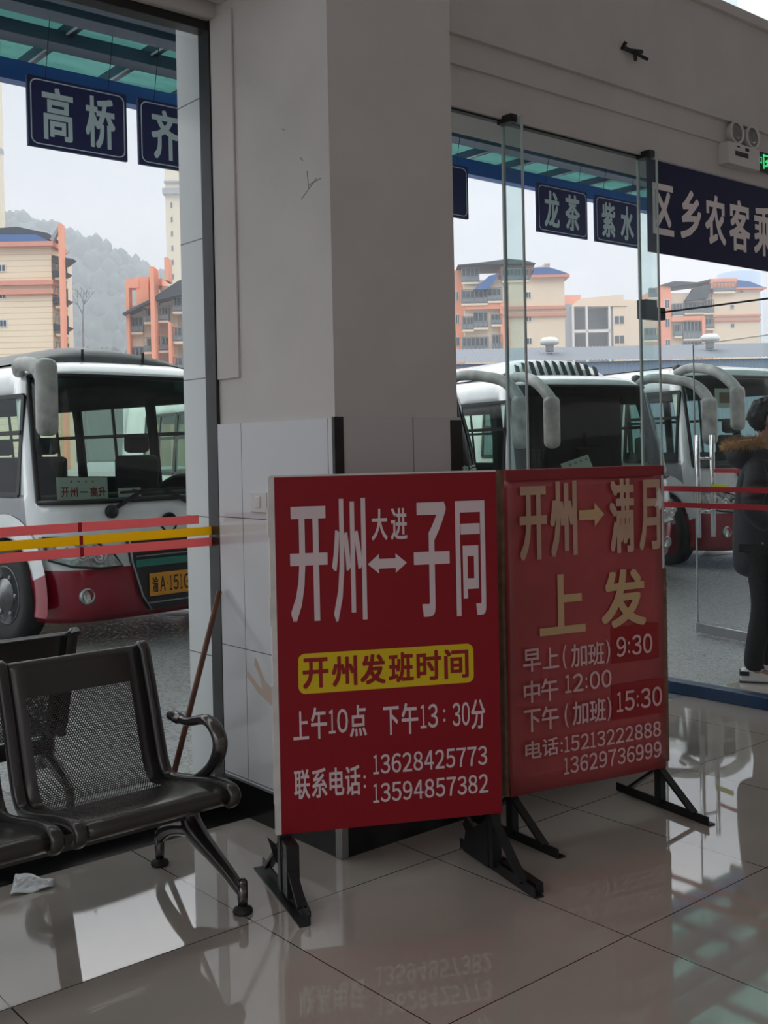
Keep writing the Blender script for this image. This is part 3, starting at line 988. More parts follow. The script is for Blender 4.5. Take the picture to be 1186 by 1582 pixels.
# ------------------------------------------------------------------ benches
SEATW, PITCHX, NSEAT = 0.565, 0.62, 3
prof = smooth_pts([(0.028, 0.340), (0.0, 0.362), (0.004, 0.388), (0.04, 0.402), (0.14, 0.394), (0.30, 0.362), (0.40, 0.345), (0.455, 0.352), (0.49, 0.395),
                   (0.515, 0.47), (0.56, 0.62), (0.605, 0.755), (0.618, 0.792), (0.638, 0.806), (0.658, 0.795)], 4)
prof = [(p[0], p[1]) for p in [(q.x, q.y) for q in [Vector((a.x, a.y, 0)) for a in [Vector((c[0], c[1], 0)) for c in prof]]]]
arc = [0.0]
for i in range(1, len(prof)):
    arc.append(arc[-1]+math.hypot(prof[i][0]-prof[i-1][0], prof[i][1]-prof[i-1][1]))
def make_bench(loc, rz, label):
    t = thing('waiting_bench', label, 'bench', loc, rz, 'perforated steel waiting benches')
    L = NSEAT*PITCHX
    for k in range(NSEAT):
        x1 = -0.02-k*PITCHX
        x0 = x1-SEATW+0.02
        nx = 9
        rows = []
        for (y, z) in prof:
            rows.append([Vector((x0+0.02+(x1-x0-0.04)*i/(nx-1), y, z)) for i in range(nx)])
        b = MB().grid(rows, uvs=lambda i, kk: (0.02+(x1-x0-0.04)*kk/(nx-1), arc[i]))
        st = part('seat', b, M_perf, t)
        md = st.modifiers.new('thick', 'SOLIDIFY')
        md.thickness = 0.0025
        for xr in (x0, x1):
            b = MB()
            pr = [(p[0], p[1]) for p in prof]
            outer = [Vector((xr-0.021, p[0], p[1])) for p in pr]
            rows = []
            for i, (y, z) in enumerate(pr):
                a = Vector(pr[max(i-1, 0)])
                c = Vector(pr[min(i+1, len(pr)-1)])
                tn = (c-a).normalized()
                nv = Vector((tn.y, -tn.x))
                w = 0.013
                sec = []
                for dx, dn in ((-0.021, -w), (-0.021, w*0.4), (-0.012, w), (0.012, w), (0.021, w*0.4), (0.021, -w), (-0.021, -w)):
                    sec.append(Vector((xr+dx, y-nv.x*dn, z-nv.y*dn)))
                rows.append(sec)
            b.grid(rows)
            for r in (rows[0], rows[-1]):
                b._faces(r[:-1], [tuple(range(6))], 0)
            part('side_rail', b, M_chairsteel, st)
    b = MB().box(-L+0.05, -0.03, 0.27, 0.33, 0.235, 0.295, bev=0.004)
    part('beam', b, M_chairsteel, t)
    for x in (-0.0, -L+0.035):
        P = smooth_pts([(x, 0.455, 0.340), (x, 0.36, 0.352), (x, 0.27, 0.371), (x, 0.165, 0.44), (x, 0.118, 0.515), (x, 0.142, 0.568), (x, 0.21, 0.590), (x, 0.33, 0.562), (x, 0.40, 0.560), (x, 0.445, 0.566)], 6)
        R = []
        for i in range(len(P)):
            f = i/(len(P)-1)
            R.append(0.013+0.008*math.sin(PI*min(1, f*1.15)) + (0.006 if f > 0.88 else 0))
        b = MB().tube(P, R, 12, flat=1.35, upv=None)
        b.ball(P[-1], (0.026, 0.019, 0.019))
        part('armrest', b, M_chairalloy, t)
        xl = x-0.03 if x > -0.5 else x
        b = MB()
        P = smooth_pts([(xl, 0.292, 0.36), (xl, 0.290, 0.28), (xl, 0.272, 0.215), (xl, 0.22, 0.180), (xl, 0.13, 0.145), (xl, 0.04, 0.110), (xl, -0.02, 0.083), (xl, -0.052, 0.066)], 5)
        n_ = len(P)-1
        b.tube(P, [0.034+0.012*math.exp(-((i/n_-0.33)/0.2)**2)-0.014*max(0, i/n_-0.4)/0.6 for i in range(n_+1)], 14, flat=0.75)
        P = smooth_pts([(xl, 0.25, 0.212), (xl, 0.31, 0.196), (xl, 0.39, 0.175), (xl, 0.46, 0.145), (xl, 0.515, 0.105)], 5)
        n_ = len(P)-1
        b.tube(P, [0.038-0.014*i/n_ for i in range(n_+1)], 14, flat=0.75)
        for y, zz in ((-0.052, 0.10), (0.515, 0.115)):
            b.tube([(xl, y, 0.026), (xl, y, 0.05), (xl, y, zz)], [0.016, 0.018, 0.017], 12)
            b.ball((xl, y, zz), 0.017)
        lg = part('leg', b, M_chairalloy, t)
        for y in (-0.052, 0.515):
            b = MB().lathe([(0.012, 0.034), (0.014, 0.022), (0.031, 0.016), (0.034, 0.006), (0.030, 0.0)], (xl, y, 0), n=20)
            part('rubber_foot', b, M_rubber, lg)
    return t
make_bench((1.945, 3.10, 0), 0, 'dark perforated steel waiting bench inside the hall, its armrest beside the pillar')
make_bench((0.075, 4.88, -0.002), PI, 'perforated steel bench outside the window, only its backrest top showing behind the indoor bench')

# ------------------------------------------------------------------ small things indoors
ws = thing('light_switch', 'small white rocker light switch on the tiled side of the pillar', 'switch', (2.456, 3.71, 1.28))
b = MB().box(2.448, 2.458, 3.652, 3.770, 1.278, 1.362, bev=0.003)
part('plate', b, M_white, ws, True)
b = MB().box(2.444, 2.449, 3.695, 3.727, 1.298, 1.344, bev=0.002)
part('rocker', b, M_white, ws, True)

em = thing('emergency_light', 'white twin-headed emergency lamp on the beam above the blue banner', 'lamp', (6.41, 3.92, 3.32))
b = MB().box(6.225, 6.595, 3.885, 3.966, 3.325, 3.468, bev=0.006)
cs = part('case', b, M_white, em, True)
b = MB().box(6.30, 6.45, 3.882, 3.886, 3.385, 3.415).box(6.42, 6.46, 3.882, 3.886, 3.43, 3.45).box(6.32, 6.35, 3.882, 3.886, 3.44, 3.45)
part('label_plate', b, M_bustrim, cs, True)
for x in (6.35, 6.54):
    b = MB()
    b.lathe([(0.045, 0.05), (0.062, 0.03), (0.075, -0.005), (0.078, -0.02), (0.066, -0.02), (0.06, -0.008), (0.0, 0.0)], (x, 3.915, 3.545), axis='Y', n=24)
    hd = part('lamp_head', b, M_white, em, True)
    b = MB().lathe([(0.0, -0.012), (0.03, -0.016), (0.062, -0.012), (0.062, -0.006), (0.0, -0.004)], (x, 3.915, 3.545), axis='Y', n=24)
    part('lens', b, M_lampglass, hd, True)
ex = thing('exit_sign', 'green lit running-man exit sign beside the emergency lamp', 'sign', (6.82, 3.93, 3.35))
b = MB().box(6.605, 7.05, 3.925, 3.95, 3.352, 3.478, bev=0.003)
pl = part('plate', b, M_green, ex, True)
b = MB()
yy0, yy1 = 3.9215, 3.9245
X0, Z0 = 6.70, 3.365
b.box(X0, X0+0.012, yy0, yy1, Z0, Z0+0.098).box(X0, X0+0.10, yy0, yy1, Z0+0.086, Z0+0.098).box(X0+0.09, X0+0.10, yy0, yy1, Z0, Z0+0.098)
b.lathe([(0.009, yy0), (0.009, yy1)], (X0+0.068, 0, Z0+0.072), axis='Y', n=10)
for p, q in (((0.045, 0.062), (0.052, 0.035)), ((0.045, 0.062), (0.068, 0.05)), ((0.045, 0.060), (0.028, 0.048)), ((0.052, 0.036), (0.07, 0.014)), ((0.052, 0.036), (0.036, 0.022)), ((0.036, 0.022), (0.018, 0.020))):
    b.bar((X0+p[0], 3.923, Z0+p[1]), (X0+q[0], 3.923, Z0+q[1]), 0.003, 0.012, upv=(0, 0, 1))
part('running_man', b, M_exitlit, pl, True)
for it in (('出口', 6.612, 6.685, 3.395, 3.445, 0.02), ('EXIT', 6.82, 6.99, 3.40, 3.445, 0.02)):
    part('lettering', text_mb([it], (0, 3.924, 0), (1, 0, 0), (0, 0, 1), lift=0.001), M_exitlit, pl, True)

bn = thing('hanging_banner', 'wide navy blue banner with large white characters above the doorway', 'banner', (6.5, 3.97, 2.69))
b = MB().box(5.47, 7.7, 3.972, 3.978, 2.69, 3.255)
cl = part('cloth', b, M_navy2, bn, True)
tb = text_mb([('区', 5.518, 5.735, 2.806, 3.118, 0.03), ('乡', 5.805, 6.032, 2.81, 3.12, 0.03), ('农', 6.075, 6.31, 2.805, 3.126, 0.03), ('客', 6.352, 6.60, 2.792, 3.130, 0.03), ('乘', 6.648, 6.90, 2.79, 3.130, 0.03)],
             (0, 3.972, 0), (1, 0, 0), (0, 0, 1), lift=0.0015)
part('lettering', tb, M_letter_b, cl, True)

# broken black bracket left in the upper wall
b = MB()
b.bar((5.19, 3.925, 3.845), (5.30, 3.90, 3.825), 0.018, 0.018)
b.bar((5.19, 3.93, 3.835), (5.19, 3.90, 3.87), 0.016, 0.016)
b.bar((5.27, 3.90, 3.83), (5.26, 3.885, 3.775), 0.016, 0.016)
b.bar((5.28, 3.91, 3.83), (5.37, 3.88, 3.80), 0.014, 0.014)
b.bar((5.25, 3.91, 3.835), (5.345, 3.90, 3.846), 0.014, 0.02)
solo('wall_bracket', b, M_blacksteel, 'small broken black bracket sticking out of the wall above the glazing', 'bracket')

# wooden stick leaning behind the bench
P0, P1 = px(341, 914, X=2.452), px(253, 1180, Y=3.93)
P0 = Vector((2.44, 4.015, 0.93))
P1 = px(240, 1222, Y=3.80)
P1.z = 0.012
b = MB().tube([P1, P0], 0.012, 10)
solo('wooden_stick', b, M_stick, 'thin red brown wooden stick leaning in the window corner behind the bench', 'stick')

# foil wrapper on the floor
rows = []
for j in range(9):
    v = j/8
    row = []
    for i in range(13):
        u = i/12
        x = -0.062+0.135*u
        wv = (0.052*(1-u**1.8)+0.012)
        y = (v-0.5)*2*wv
        z = 0.005+0.046*math.exp(-(((v-0.62))/0.28)**2)*(1-0.6*u)+0.005*math.sin(9*u+7*v)
        row.append(Vector((x, y, z)))
    rows.append(row)
b = MB().grid(rows)
MT = Matrix.Translation((1.478, 3.735, 0.001)) @ Matrix.Rotation(-0.62, 4, 'Z')
b.xform(MT)
o = solo('foil_wrapper', b, M_foil, 'crumpled silver foil wrapper lying on the floor under the bench', 'litter')
md = o.modifiers.new('thick', 'SOLIDIFY')
md.thickness = 0.001

# ------------------------------------------------------------------ canopy and hanging destination boards outside
CN = thing('canopy', 'green glass canopy on blue steel beams outside the hall', 'canopy', (5, 6.2, 4.45))
b = MB().box(-6, 16, 8.22, 8.34, 4.44, 4.60)
part('fascia', b, M_cblue, CN, True)
for y, d in ((6.1, 0.14), (6.95, 0.14), (7.26, 0.10), (7.80, 0.10)):
    b = MB().box(-6, 16, y-0.09, y+0.09, 4.60, 4.60+d)
    part('beam', b, M_cdark, CN, True)
b = MB().grid([[Vector((x, y, 4.775)) for x in (-6, 16)] for y in (6.0, 8.9)], smooth=False)
part('roof_glass', b, M_cglass, CN, True)
xs = [2.8+0.70*k for k in range(-4, 18)]
for x in xs:
    b = MB().box(x-0.035, x+0.035, 4.45, 8.9, 4.685, 4.765).box(x-0.035, x-0.02, 4.45, 8.9, 4.675, 4.69, mi=1)
    part('rafter', b, [M_cdark, M_crail], CN, True)

def dest_board(x0, x1, chars, label):
    Y = 7.40
    t = thing('destination_board', label, 'sign', ((x0+x1)/2, Y, 3.71), 0, 'navy destination boards under the canopy')
    z0, z1 = 3.712, 4.212
    b = MB().box(x0, x1, Y, Y+0.03, z0, z1, bev=0.003)
    p = part('panel', b, M_navy, t, True)
    ro = roundrect(x0+0.02, x1-0.02, z0+0.02, z1-0.02, 0.05)
    ri = roundrect(x0+0.028, x1-0.028, z0+0.028, z1-0.028, 0.044)
    b = MB()
    n = len(ro)
    b._faces([(q[0], Y-0.0012, q[1]) for q in ro]+[(q[0], Y-0.0012, q[1]) for q in ri], [(i, (i+1) % n, (i+1) % n+n, i+n) for i in range(n)], 0)
    part('border_line', b, M_letter_g, p, True)
    items = []
    for k, c in enumerate(chars):
        u = x0+0.105+k*0.325
        items.append((c, u, u+0.232, 3.775, 4.15, 0.030))
    if items:
        part('lettering', text_mb(items, (0, Y, 0), (1, 0, 0), (0, 0, 1)), M_letter_g, p, True)
    for x in (x0+0.14, x1-0.14):
        b = MB().tube([(x, Y+0.015, z1-0.002), (x+0.01, Y-0.06, 4.598)], 0.003, 6)
        part('hanger_wire', b, M_blacksteel, t, True)
    return t
dest_board(3.03, 3.79, '高桥', 'navy hanging board with two grey characters, first at left of the view under the canopy')
dest_board(3.885, 4.645, '齐', 'navy hanging board with one character showing, cut off by the tiled column edge')
dest_board(6.60, 7.355, '', 'navy hanging board mostly behind the pillar, only its right end showing past it')
dest_board(8.34, 9.13, '龙茶', 'navy hanging board with two grey characters, between the two glass fins')
dest_board(9.265, 10.025, '紫水', 'navy hanging board half behind the right glass fin, beside the blue banner')

# ------------------------------------------------------------------ buses
def bus_front(z):
    k = [(0.20, 0.10), (0.32, 0.03), (0.60, 0.0), (0.66, 0.01), (0.90, 0.03), (1.16, 0.07), (1.6, 0.17), (2.0, 0.29), (2.18, 0.36), (2.26, 0.44), (2.31, 0.60), (2.345, 0.9), (2.36, 1.3)]
    return interp(k, z)
def bus_half(z):
    k = [(0.20, 0.96), (0.32, 1.00), (0.60, 1.02), (1.16, 1.02), (1.6, 0.995), (2.0, 0.955), (2.18, 0.92), (2.26, 0.86), (2.31, 0.74), (2.345, 0.5), (2.36, 0.2)]
    return interp(k, z)
def interp(k, z):
    for (a, va), (c, vc) in zip(k, k[1:]):
        if z <= c:
            return va+(vc-va)*(z-a)/(c-a)
    return k[-1][1]
BUSL = 6.2
ZL = [0.20, 0.26, 0.32, 0.42, 0.48, 0.54, 0.60, 0.63, 0.66, 0.74, 0.82, 0.90, 0.98, 1.06, 1.16, 1.22, 1.28, 1.34, 1.42, 1.52, 1.62, 1.72, 1.82, 1.92, 2.02, 2.10, 2.18, 2.22, 2.26, 2.29, 2.31, 2.33, 2.345, 2.36]
YS = [6.2, 6.05, 5.3, 5.2, 5.0, 4.8, 4.6, 4.4, 4.2, 4.0, 3.95, 3.1, 3.0, 2.1, 2.0, 1.70, 1.60, 1.50, 1.40, 1.30, 1.20, 1.10, 1.0, 0.9, 0.8, 0.7, 0.6, 0.5, 0.42]
def outline(z, off=0.0):
    """plan outline of the body at height z, from rear left round the nose to rear right, local x 0..2.05 seen from the front"""
    hw, yf = bus_half(z)+off, bus_front(z)-off
    P = []
    rx, ry = 0.34, 0.42
    left = [(-hw, y) for y in YS if y > yf+ry+0.02]
    while len(left) < len(YS):
        left.append((-hw, yf+ry+0.02))
    P += left
    for k in range(1, 8):
        a = PI/2*k/8
        P.append((-hw+rx-rx*math.cos(a), yf+ry-ry*math.sin(a)))
    for k in range(9):
        x = (-hw+rx)+(2*hw-2*rx)*k/8
        P.append((x, yf-0.03*(1-(x/(hw-rx))**2)))
    Q = P[:len(left)+7]
    P += [(-x, y) for x, y in Q[::-1]]
    return [Vector((x+1.025, y, z)) for x, y in P]
NLEFT = len(YS)
NFRONT0, NFRONT1 = NLEFT, NLEFT+7+9+7
WS_Z0, WS_Z1 = ZL.index(1.16), ZL.index(2.18)
def in_windshield(i, k):
    return WS_Z0 <= i < WS_Z1 and NFRONT0+1 <= k < NFRONT1-2
SIDEWIN = [(0.6, 1.6), (1.7, 3.0), (3.1, 3.95), (4.0, 5.2)]
def side_y(k):
    n = 2*NLEFT+7*2+9
    if k < NLEFT-1:
        return YS[k], YS[k+1]
    kk = n-1-(k+1)
    if 0 <= kk < NLEFT-1:
        return YS[kk], YS[kk+1]
    return None
def in_sidewin(i, k):
    y = side_y(k)
    if y is None:
        return None
    for w, (a, c) in enumerate(SIDEWIN):
        z0 = 1.22 if w == 0 else 1.28
        if y[0] <= c+0.001 and y[1] >= a-0.001 and ZL[i] >= z0-0.001 and ZL[i+1] <= 2.021:
            return (w, k < NLEFT)
    return None
WHEELY = (0.82, 4.75)
def in_arch(i, k):
    y = side_y(k)
    if y is None:
        return False
    for wy in WHEELY:
        if max(math.hypot(yy-wy, max(zz, 0.30)-0.40) for yy in y for zz in (ZL[i], ZL[i+1])) < 0.56:
            return True
    return False

def make_bus(loc, alpha, label, fwd=0.25, drop=0.6, body=None, pod='plain', dark=False, plate=None, lower=None, high=1.0):
    t = thing('bus', label, 'bus', loc, -alpha, 'small buses parked in a row')
    top = body or M_buswhite
    rows = [outline(z) for z in ZL]
    def matf(i, k):
        if ZL[i] < 0.625:
            return 1
        y = side_y(k)
        if y is not None and 0.85 < ZL[i] < 1.21 and y[0] < 1.9:
            return 2
        return 0
    b = MB().grid(rows, skip=lambda i, k: in_windshield(i, k) or in_sidewin(i, k) is not None or in_arch(i, k), matf=matf)
    b._faces(rows[-1], [tuple(range(len(rows[-1])))], 0)
    # rear wall with a window opening
    b.box(0.05, 2.0, 6.14, 6.2, 0.26, 1.3, mi=0).box(0.05, 0.25, 6.14, 6.2, 1.3, 2.2).box(1.8, 2.0, 6.14, 6.2, 1.3, 2.2).box(0.1, 1.95, 6.14, 6.2, 1.95, 2.3)
    sh = part('body', b, [top, lower or M_busred, M_busgrey, M_busin, M_busin, M_busin], t)
    md = sh.modifiers.new('thick', 'SOLIDIFY')
    md.thickness = 0.03
    md.offset = -1
    md.material_offset = 3
    md.material_offset_rim = 3
    # glazing
    zr = [ZL[i] for i in range(WS_Z0, WS_Z1+1)]
    rows = [outline(z, 0.006)[NFRONT0+1:NFRONT1-1] for z in zr]
    ws_ = part('windshield', MB().grid(rows), M_busglass, t)
    b = MB()
    rr = rows
    edge = [rr[0][i] for i in range(len(rr[0]))]+[rr[j][-1] for j in range(len(rr))]+[rr[-1][i] for i in range(len(rr[0])-1, -1, -1)]+[rr[j][0] for j in range(len(rr)-1, -1, -1)]
    b.tube(edge, 0.022, 6, cap=False)
    part('windshield_seal', b, M_bustrim, ws_)
    for sgn in (-1, 1):
        for w, (a, c) in enumerate(SIDEWIN):
            z0 = 1.22 if w == 0 else 1.28
            zz = [z for z in ZL if z0-0.001 <= z <= 2.021]
            rows = [[Vector((1.025+sgn*(bus_half(z)+0.004), y, z)) for y in (c, (a+c)/2, a)] for z in zz]
            sw = part('side_window', MB().grid(rows), M_busglass, t)
            b = MB()
            mid = (a+c)/2
            for y in (a, c) + (() if w == 0 else (mid,)):
                b.bar((1.025+sgn*(bus_half(z0)+0.004), y, z0), (1.025+sgn*(bus_half(2.02)+0.004), y, 2.02), 0.045 if y != mid else 0.03, 0.02, upv=(1, 0, 0))
            for z in (z0, 2.02, 1.72):
                b.bar((1.025+sgn*(bus_half(z)+0.004), a, z), (1.025+sgn*(bus_half(z)+0.004), c, z), 0.02, 0.035)
            part('window_frame', b, M_bustrim, sw)
    b = MB().box(0.25, 1.8, 6.165, 6.172, 1.3, 1.95)
    part('rear_window', b, M_busglass, t)
    # interior
    b = MB().box(0.06, 1.99, 0.5, 6.1, 0.55, 0.60)
    part('cabin_floor', b, M_busin, t)
    b = MB().box(0.10, 1.95, 0.36, 0.80, 0.95, 1.20, bev=0.03)
    b.box(0.14, 1.91, 0.28, 0.5, 1.10, 1.17, bev=0.02)
    part('dashboard', b, M_busin, t)
    if not dark:
        for sx_, sy_ in ((1.62, 0.92), (1.6, 2.6), (1.6, 3.6), (1.6, 4.6)):
            b = MB().box(sx_-0.24, sx_+0.24, sy_, sy_+0.45, 0.80, 0.95, bev=0.04)
            b.box(sx_-0.23, sx_+0.23, sy_+0.38, sy_+0.50, 0.90, 1.52, bev=0.05)
            b.box(sx_-0.13, sx_+0.13, sy_+0.39, sy_+0.49, 1.54, 1.72, bev=0.045)
            b.box(sx_-0.2, sx_+0.2, sy_+0.1, sy_+0.4, 0.6, 0.82)
            part('seat', b, M_seatcloth, t)
        b = MB().lathe([(0.20, 0.0), (0.22, 0.015), (0.20, 0.03), (0.185, 0.015), (0.20, 0.0)], (0, 0, 0), n=28)
        b.bar((-0.19, 0, 0.015), (0.19, 0, 0.015), 0.03, 0.015).bar((0, -0.19, 0.015), (0, 0.19, 0.015), 0.03, 0.015)
        b.xform(Matrix.Translation((1.60, 0.74, 1.16)) @ Matrix.Rotation(-0.9, 4, 'X'))
        part('steering_wheel', b, M_bustrim, t)
    else:
        b = MB()
        for k in range(5):
            b.box(0.15, 1.9, 0.95+0.02*k, 0.965+0.02*k, 0.6, 2.1)  # dark sheets added across the cabin to make it look dark
        part('cabin_dark_sheets', b, M_seatcloth, t)
        for sx_ in (0.5, 1.45):
            b = MB().box(sx_-0.23, sx_+0.23, 0.88, 0.94, 0.9, 1.5, bev=0.02).box(sx_-0.12, sx_+0.12, 0.88, 0.94, 1.52, 1.68, bev=0.02)
            part('seat', b, M_seatcloth, t)
    # lamps, grille, plate, badge, wiper
    for s in (-1, 1):
        P = []
        for (xx, z) in ((0.01, 0.89), (0.16, 0.885), (0.34, 0.84), (0.48, 0.74), (0.55, 0.64), (0.36, 0.635), (0.15, 0.66), (0.03, 0.71)):
            P.append((xx, z))
        def surf(xx, z, off):
            L = outline(z, off)
            best = min(range(NFRONT0-1, NFRONT1), key=lambda q: abs(L[q].x-xx) + (10 if L[q].y > 0.6 else 0))
            q0, q1 = L[best], L[min(best+1, NFRONT1)] if L[best].x < xx else L[best-1]
            d = (q1.x-q0.x) or 1e-6
            f_ = max(0, min(1, (xx-q0.x)/d))
            return q0.lerp(q1, f_)
        front = [surf(x_, z_, 0.028) for x_, z_ in P]
        back = [surf(x_, z_, -0.04) for x_, z_ in P]
        if s > 0:
            front = [Vector((2.05-p.x, p.y, p.z)) for p in front]
            back = [Vector((2.05-p.x, p.y, p.z)) for p in back]
        n = len(P)
        c0 = sum(front, Vector())/n + Vector((0, -0.012, 0))
        b = MB()
        vs = front+back+[c0]
        b._faces(vs, [(i, (i+1) % n, 2*n) for i in range(n)]+[(i, i+n, (i+1) % n+n, (i+1) % n) for i in range(n)], 0)
        hl = part('headlight', b, M_lamp, t)
        b = MB()
        b.tube(front+[front[0]], 0.010, 6, cap=False)
        part('headlight_rim', b, M_bustrim, hl)
        b = MB()
        for (xx, z, r) in ((0.36, 0.73, 0.06), (0.22, 0.75, 0.055), (0.12, 0.78, 0.035)):
            p = surf(xx, z, 0.03)
            if s > 0:
                p.x = 2.05-p.x
            b.lathe([(r, 0.0), (r*0.9, -0.012), (r*0.55, -0.004), (0.0, -0.012)], p, axis='Y', n=16)
        part('reflector', b, M_chrome, hl)
        fx = 0.27 if s < 0 else 1.78
        yf = surf(0.27, 0.42, 0).y
        b = MB().lathe([(0.065, 0.02), (0.065, -0.012), (0.052, -0.016), (0.048, -0.004), (0.0, -0.012)], (fx, yf, 0.42), axis='Y', n=20)
        part('fog_light', b, M_lamp, t)
    yf = bus_front(0.6)
    gp = [(0.60, 0.87), (0.63, 0.66), (0.72, 0.38), (0.80, 0.26), (1.25, 0.26), (1.33, 0.38), (1.42, 0.66), (1.45, 0.87)]
    b = MB().prism(gp, yf-0.055, yf+0.02)
    gr = part('grille', b, M_bustrim, t)
    b = MB()
    for z in (0.70, 0.75, 0.80, 0.845):
        b.box(0.66, 1.39, yf-0.064, yf-0.054, z, z+0.008)
    b.tube([(x_, yf-0.056, z_) for x_, z_ in gp[:4]], 0.008, 6).tube([(x_, yf-0.056, z_) for x_, z_ in gp[4:]], 0.008, 6)
    b.box(0.77, 1.28, yf-0.062, yf-0.05, 0.312, 0.322)
    part('grille_bar', b, M_steel, gr)
    b = MB().box(0.66, 1.39, yf-0.068, yf-0.054, 0.615, 0.675, bev=0.004)
    part('green_strip', b, M_grillegreen, gr)
    b = MB().box(0.78, 1.27, yf-0.070, yf-0.058, 0.37, 0.555, bev=0.003)
    pt = part('number_plate', b, M_plate, t)
    if plate:
        its = []
        u = 0.80
        for c, w in plate:
            if c != ' ':
                its.append((c, u, u+w, 0.40, 0.525, 0.03) if c != '·' else (c, u, u+w, 0.455, 0.470, 0.0))
            u += w+0.014
        part('lettering', text_mb(its, (0, yf-0.070, 0), (1, 0, 0), (0, 0, 1)), M_black, pt)
    b = MB().lathe([(0.075, 0.0), (0.085, -0.012), (0.075, -0.02), (0.066, -0.012), (0.075, 0.0)], (1.025, bus_front(0.95)-0.03, 0.955), axis='Y', n=24)
    b.box(0.96, 1.09, bus_front(0.95)-0.05, bus_front(0.95)-0.03, 0.945, 0.965)
    part('badge', b, M_bustrim, t)
    for x0_, x1_, x2_ in ((0.50, 0.80, 1.2), (1.30, 1.0, 0.7)):
        b = MB()
        b.lathe([(0.055, 0.01), (0.055, -0.02), (0.03, -0.035), (0.0, -0.035)], (x0_, bus_front(1.1)-0.03, 1.075), axis='Y', n=16)
        pa, pb = Vector((x0_, bus_front(1.1)-0.065, 1.085)), Vector((x1_, bus_front(1.24)-0.06, 1.235))
        b.bar(pa+Vector((0, 0.02, 0)), pb, 0.02, 0.03)
        b.bar(Vector((x1_-0.22, bus_front(1.20)-0.06, 1.222)), Vector((x2_, bus_front(1.23)-0.055, 1.235)), 0.015, 0.022)
        part('wiper', b, M_bustrim, t)
    # mirrors on arms
    for s in (-1, 1):
        xm = 0.10 if s < 0 else 1.95
        xo = -0.02 if s < 0 else 2.07
        yt = bus_front(2.2)
        if fwd < 0.3:
            P = smooth_pts([(xm, yt+0.35, 2.22), (xo, yt+0.1, 2.26), (xo, yt-0.14, 2.23), (xo, yt-0.28, 2.11), (xo, yt-0.31, 2.0)], 5)
        else:
            P = smooth_pts([(xm, yt+0.30, 2.24), (xm, yt+0.02, 2.28), (xo, yt-fwd*0.6, 2.20), (xo, yt-fwd*0.95, 2.02), (xo, yt-fwd, 1.86), (xo, yt-fwd, 1.75)], 5)
        R = [0.05+0.02*i/(len(P)-1) for i in range(len(P))]
        b = MB().tube(P, R, 12)
        mr = part('mirror_arm', b, M_dirtywhite, t)
        e = P[-1]
        b = MB()
        ww, hh = 0.085, drop/2
        b.box(e.x-ww, e.x+ww, e.y-0.07, e.y+0.07, e.z-2*hh+0.30, e.z+0.28, bev=0.065, seg=4)
        part('mirror', b, M_dirtywhite, mr)
    # wheels with arch trim
    for wy in WHEELY:
        for s in (-1, 1):
            xc = 0.02 if s < 0 else 2.03
            b = MB()
            b.lathe([(0.24, 0.16*s*-1), (0.34, 0.165*s*-1), (0.395, 0.13*s*-1), (0.40, 0.0), (0.385, 0.045*s), (0.33, 0.06*s), (0.24, 0.035*s)], (xc, wy, 0.40), axis='X', n=32)
            wh = part('wheel', b, M_tyre, t)
            b = MB()
            b.lathe([(0.245, 0.035*s), (0.235, 0.045*s), (0.20, -0.01*s), (0.15, 0.0), (0.13, 0.05*s), (0.06, 0.075*s), (0.05, 0.09*s), (0.0, 0.09*s)], (xc, wy, 0.40), axis='X', n=28)
            for q in range(6):
                a = 2*PI*q/6
                b.lathe([(0.022, -0.01*s), (0.022, 0.045*s), (0.0, 0.05*s)], (xc, wy+0.165*math.cos(a), 0.40+0.165*math.sin(a)), axis='X', n=8)
            part('hub', b, M_hub, wh)
            xa = 1.025+s*1.026
            rows = []
            for q in range(25):
                a = PI*(-0.10+1.20*q/24)
                rows.append([Vector((xa+s*dx, wy+r*math.cos(a), max(0.262, 0.40+r*math.sin(a)))) for r, dx in ((0.47, -0.30), (0.47, 0.008), (0.50, 0.012), (0.66, 0.002))])
            b = MB().grid(rows, matf=lambda i, k: 3 if k == 0 else (1 if rows[i][2].z < 0.625 else 0))
            part('arch_trim', b, [top, lower or M_busred, M_busgrey, M_bustrim], t)
    # roof pod
    b = MB()
    if pod == 'plain':
        secs = []
        for (y, hw_, z) in ((0.78, 0.80, 2.335), (0.84, 0.78, 2.43), (1.2, 0.76, 2.50), (2.3, 0.74, 2.50), (2.6, 0.72, 2.40), (2.65, 0.7, 2.33)):
            row = []
            for q in range(15):
                xx = -hw_+2*hw_*q/14
                f_ = 1-abs(xx/hw_)**2.6
                row.append(Vector((1.025+xx, y, 2.32+(z-2.32)*f_ if y < 2.64 else 2.32)))
            secs.append(row)
        b.grid([[Vector((p.x, p.y+0.04, 2.30)) for p in secs[0]]]+secs)
        po = part('roof_pod', b, M_buspod, t)
        b = MB()
        for xx in (0.72, 1.33):
            b.box(xx-0.006, xx+0.006, 0.775, 0.80, 2.34, 2.44)
        part('panel_joint', b, M_bustrim, po)
    elif pod == 'louvre':
        secs = []
        for (y, hw_, z) in ((0.95, 0.80, 2.33), (1.10, 0.78, 2.53), (1.5, 0.76, 2.57), (2.8, 0.74, 2.57), (3.1, 0.7, 2.34)):
            row = []
            for q in range(15):
                xx = -hw_+2*hw_*q/14
                f_ = 1-abs(xx/hw_)**3
                row.append(Vector((1.025+xx, y, 2.32+(z-2.32)*f_)))
            secs.append(row)
        b.grid(secs)
        po = part('roof_pod', b, M_buswhite, t)
        b = MB()
        for q in range(11):
            xx = -0.55+0.11*q
            f_ = 1-abs(xx/0.79)**3
            zt = 2.335+(2.515-2.335)*f_
            b.bar((1.025+xx-0.02, 0.945, 2.345), (1.025+xx+0.02, 0.955+0.14*f_, zt), 0.06, 0.012, upv=(0, 1, 0))
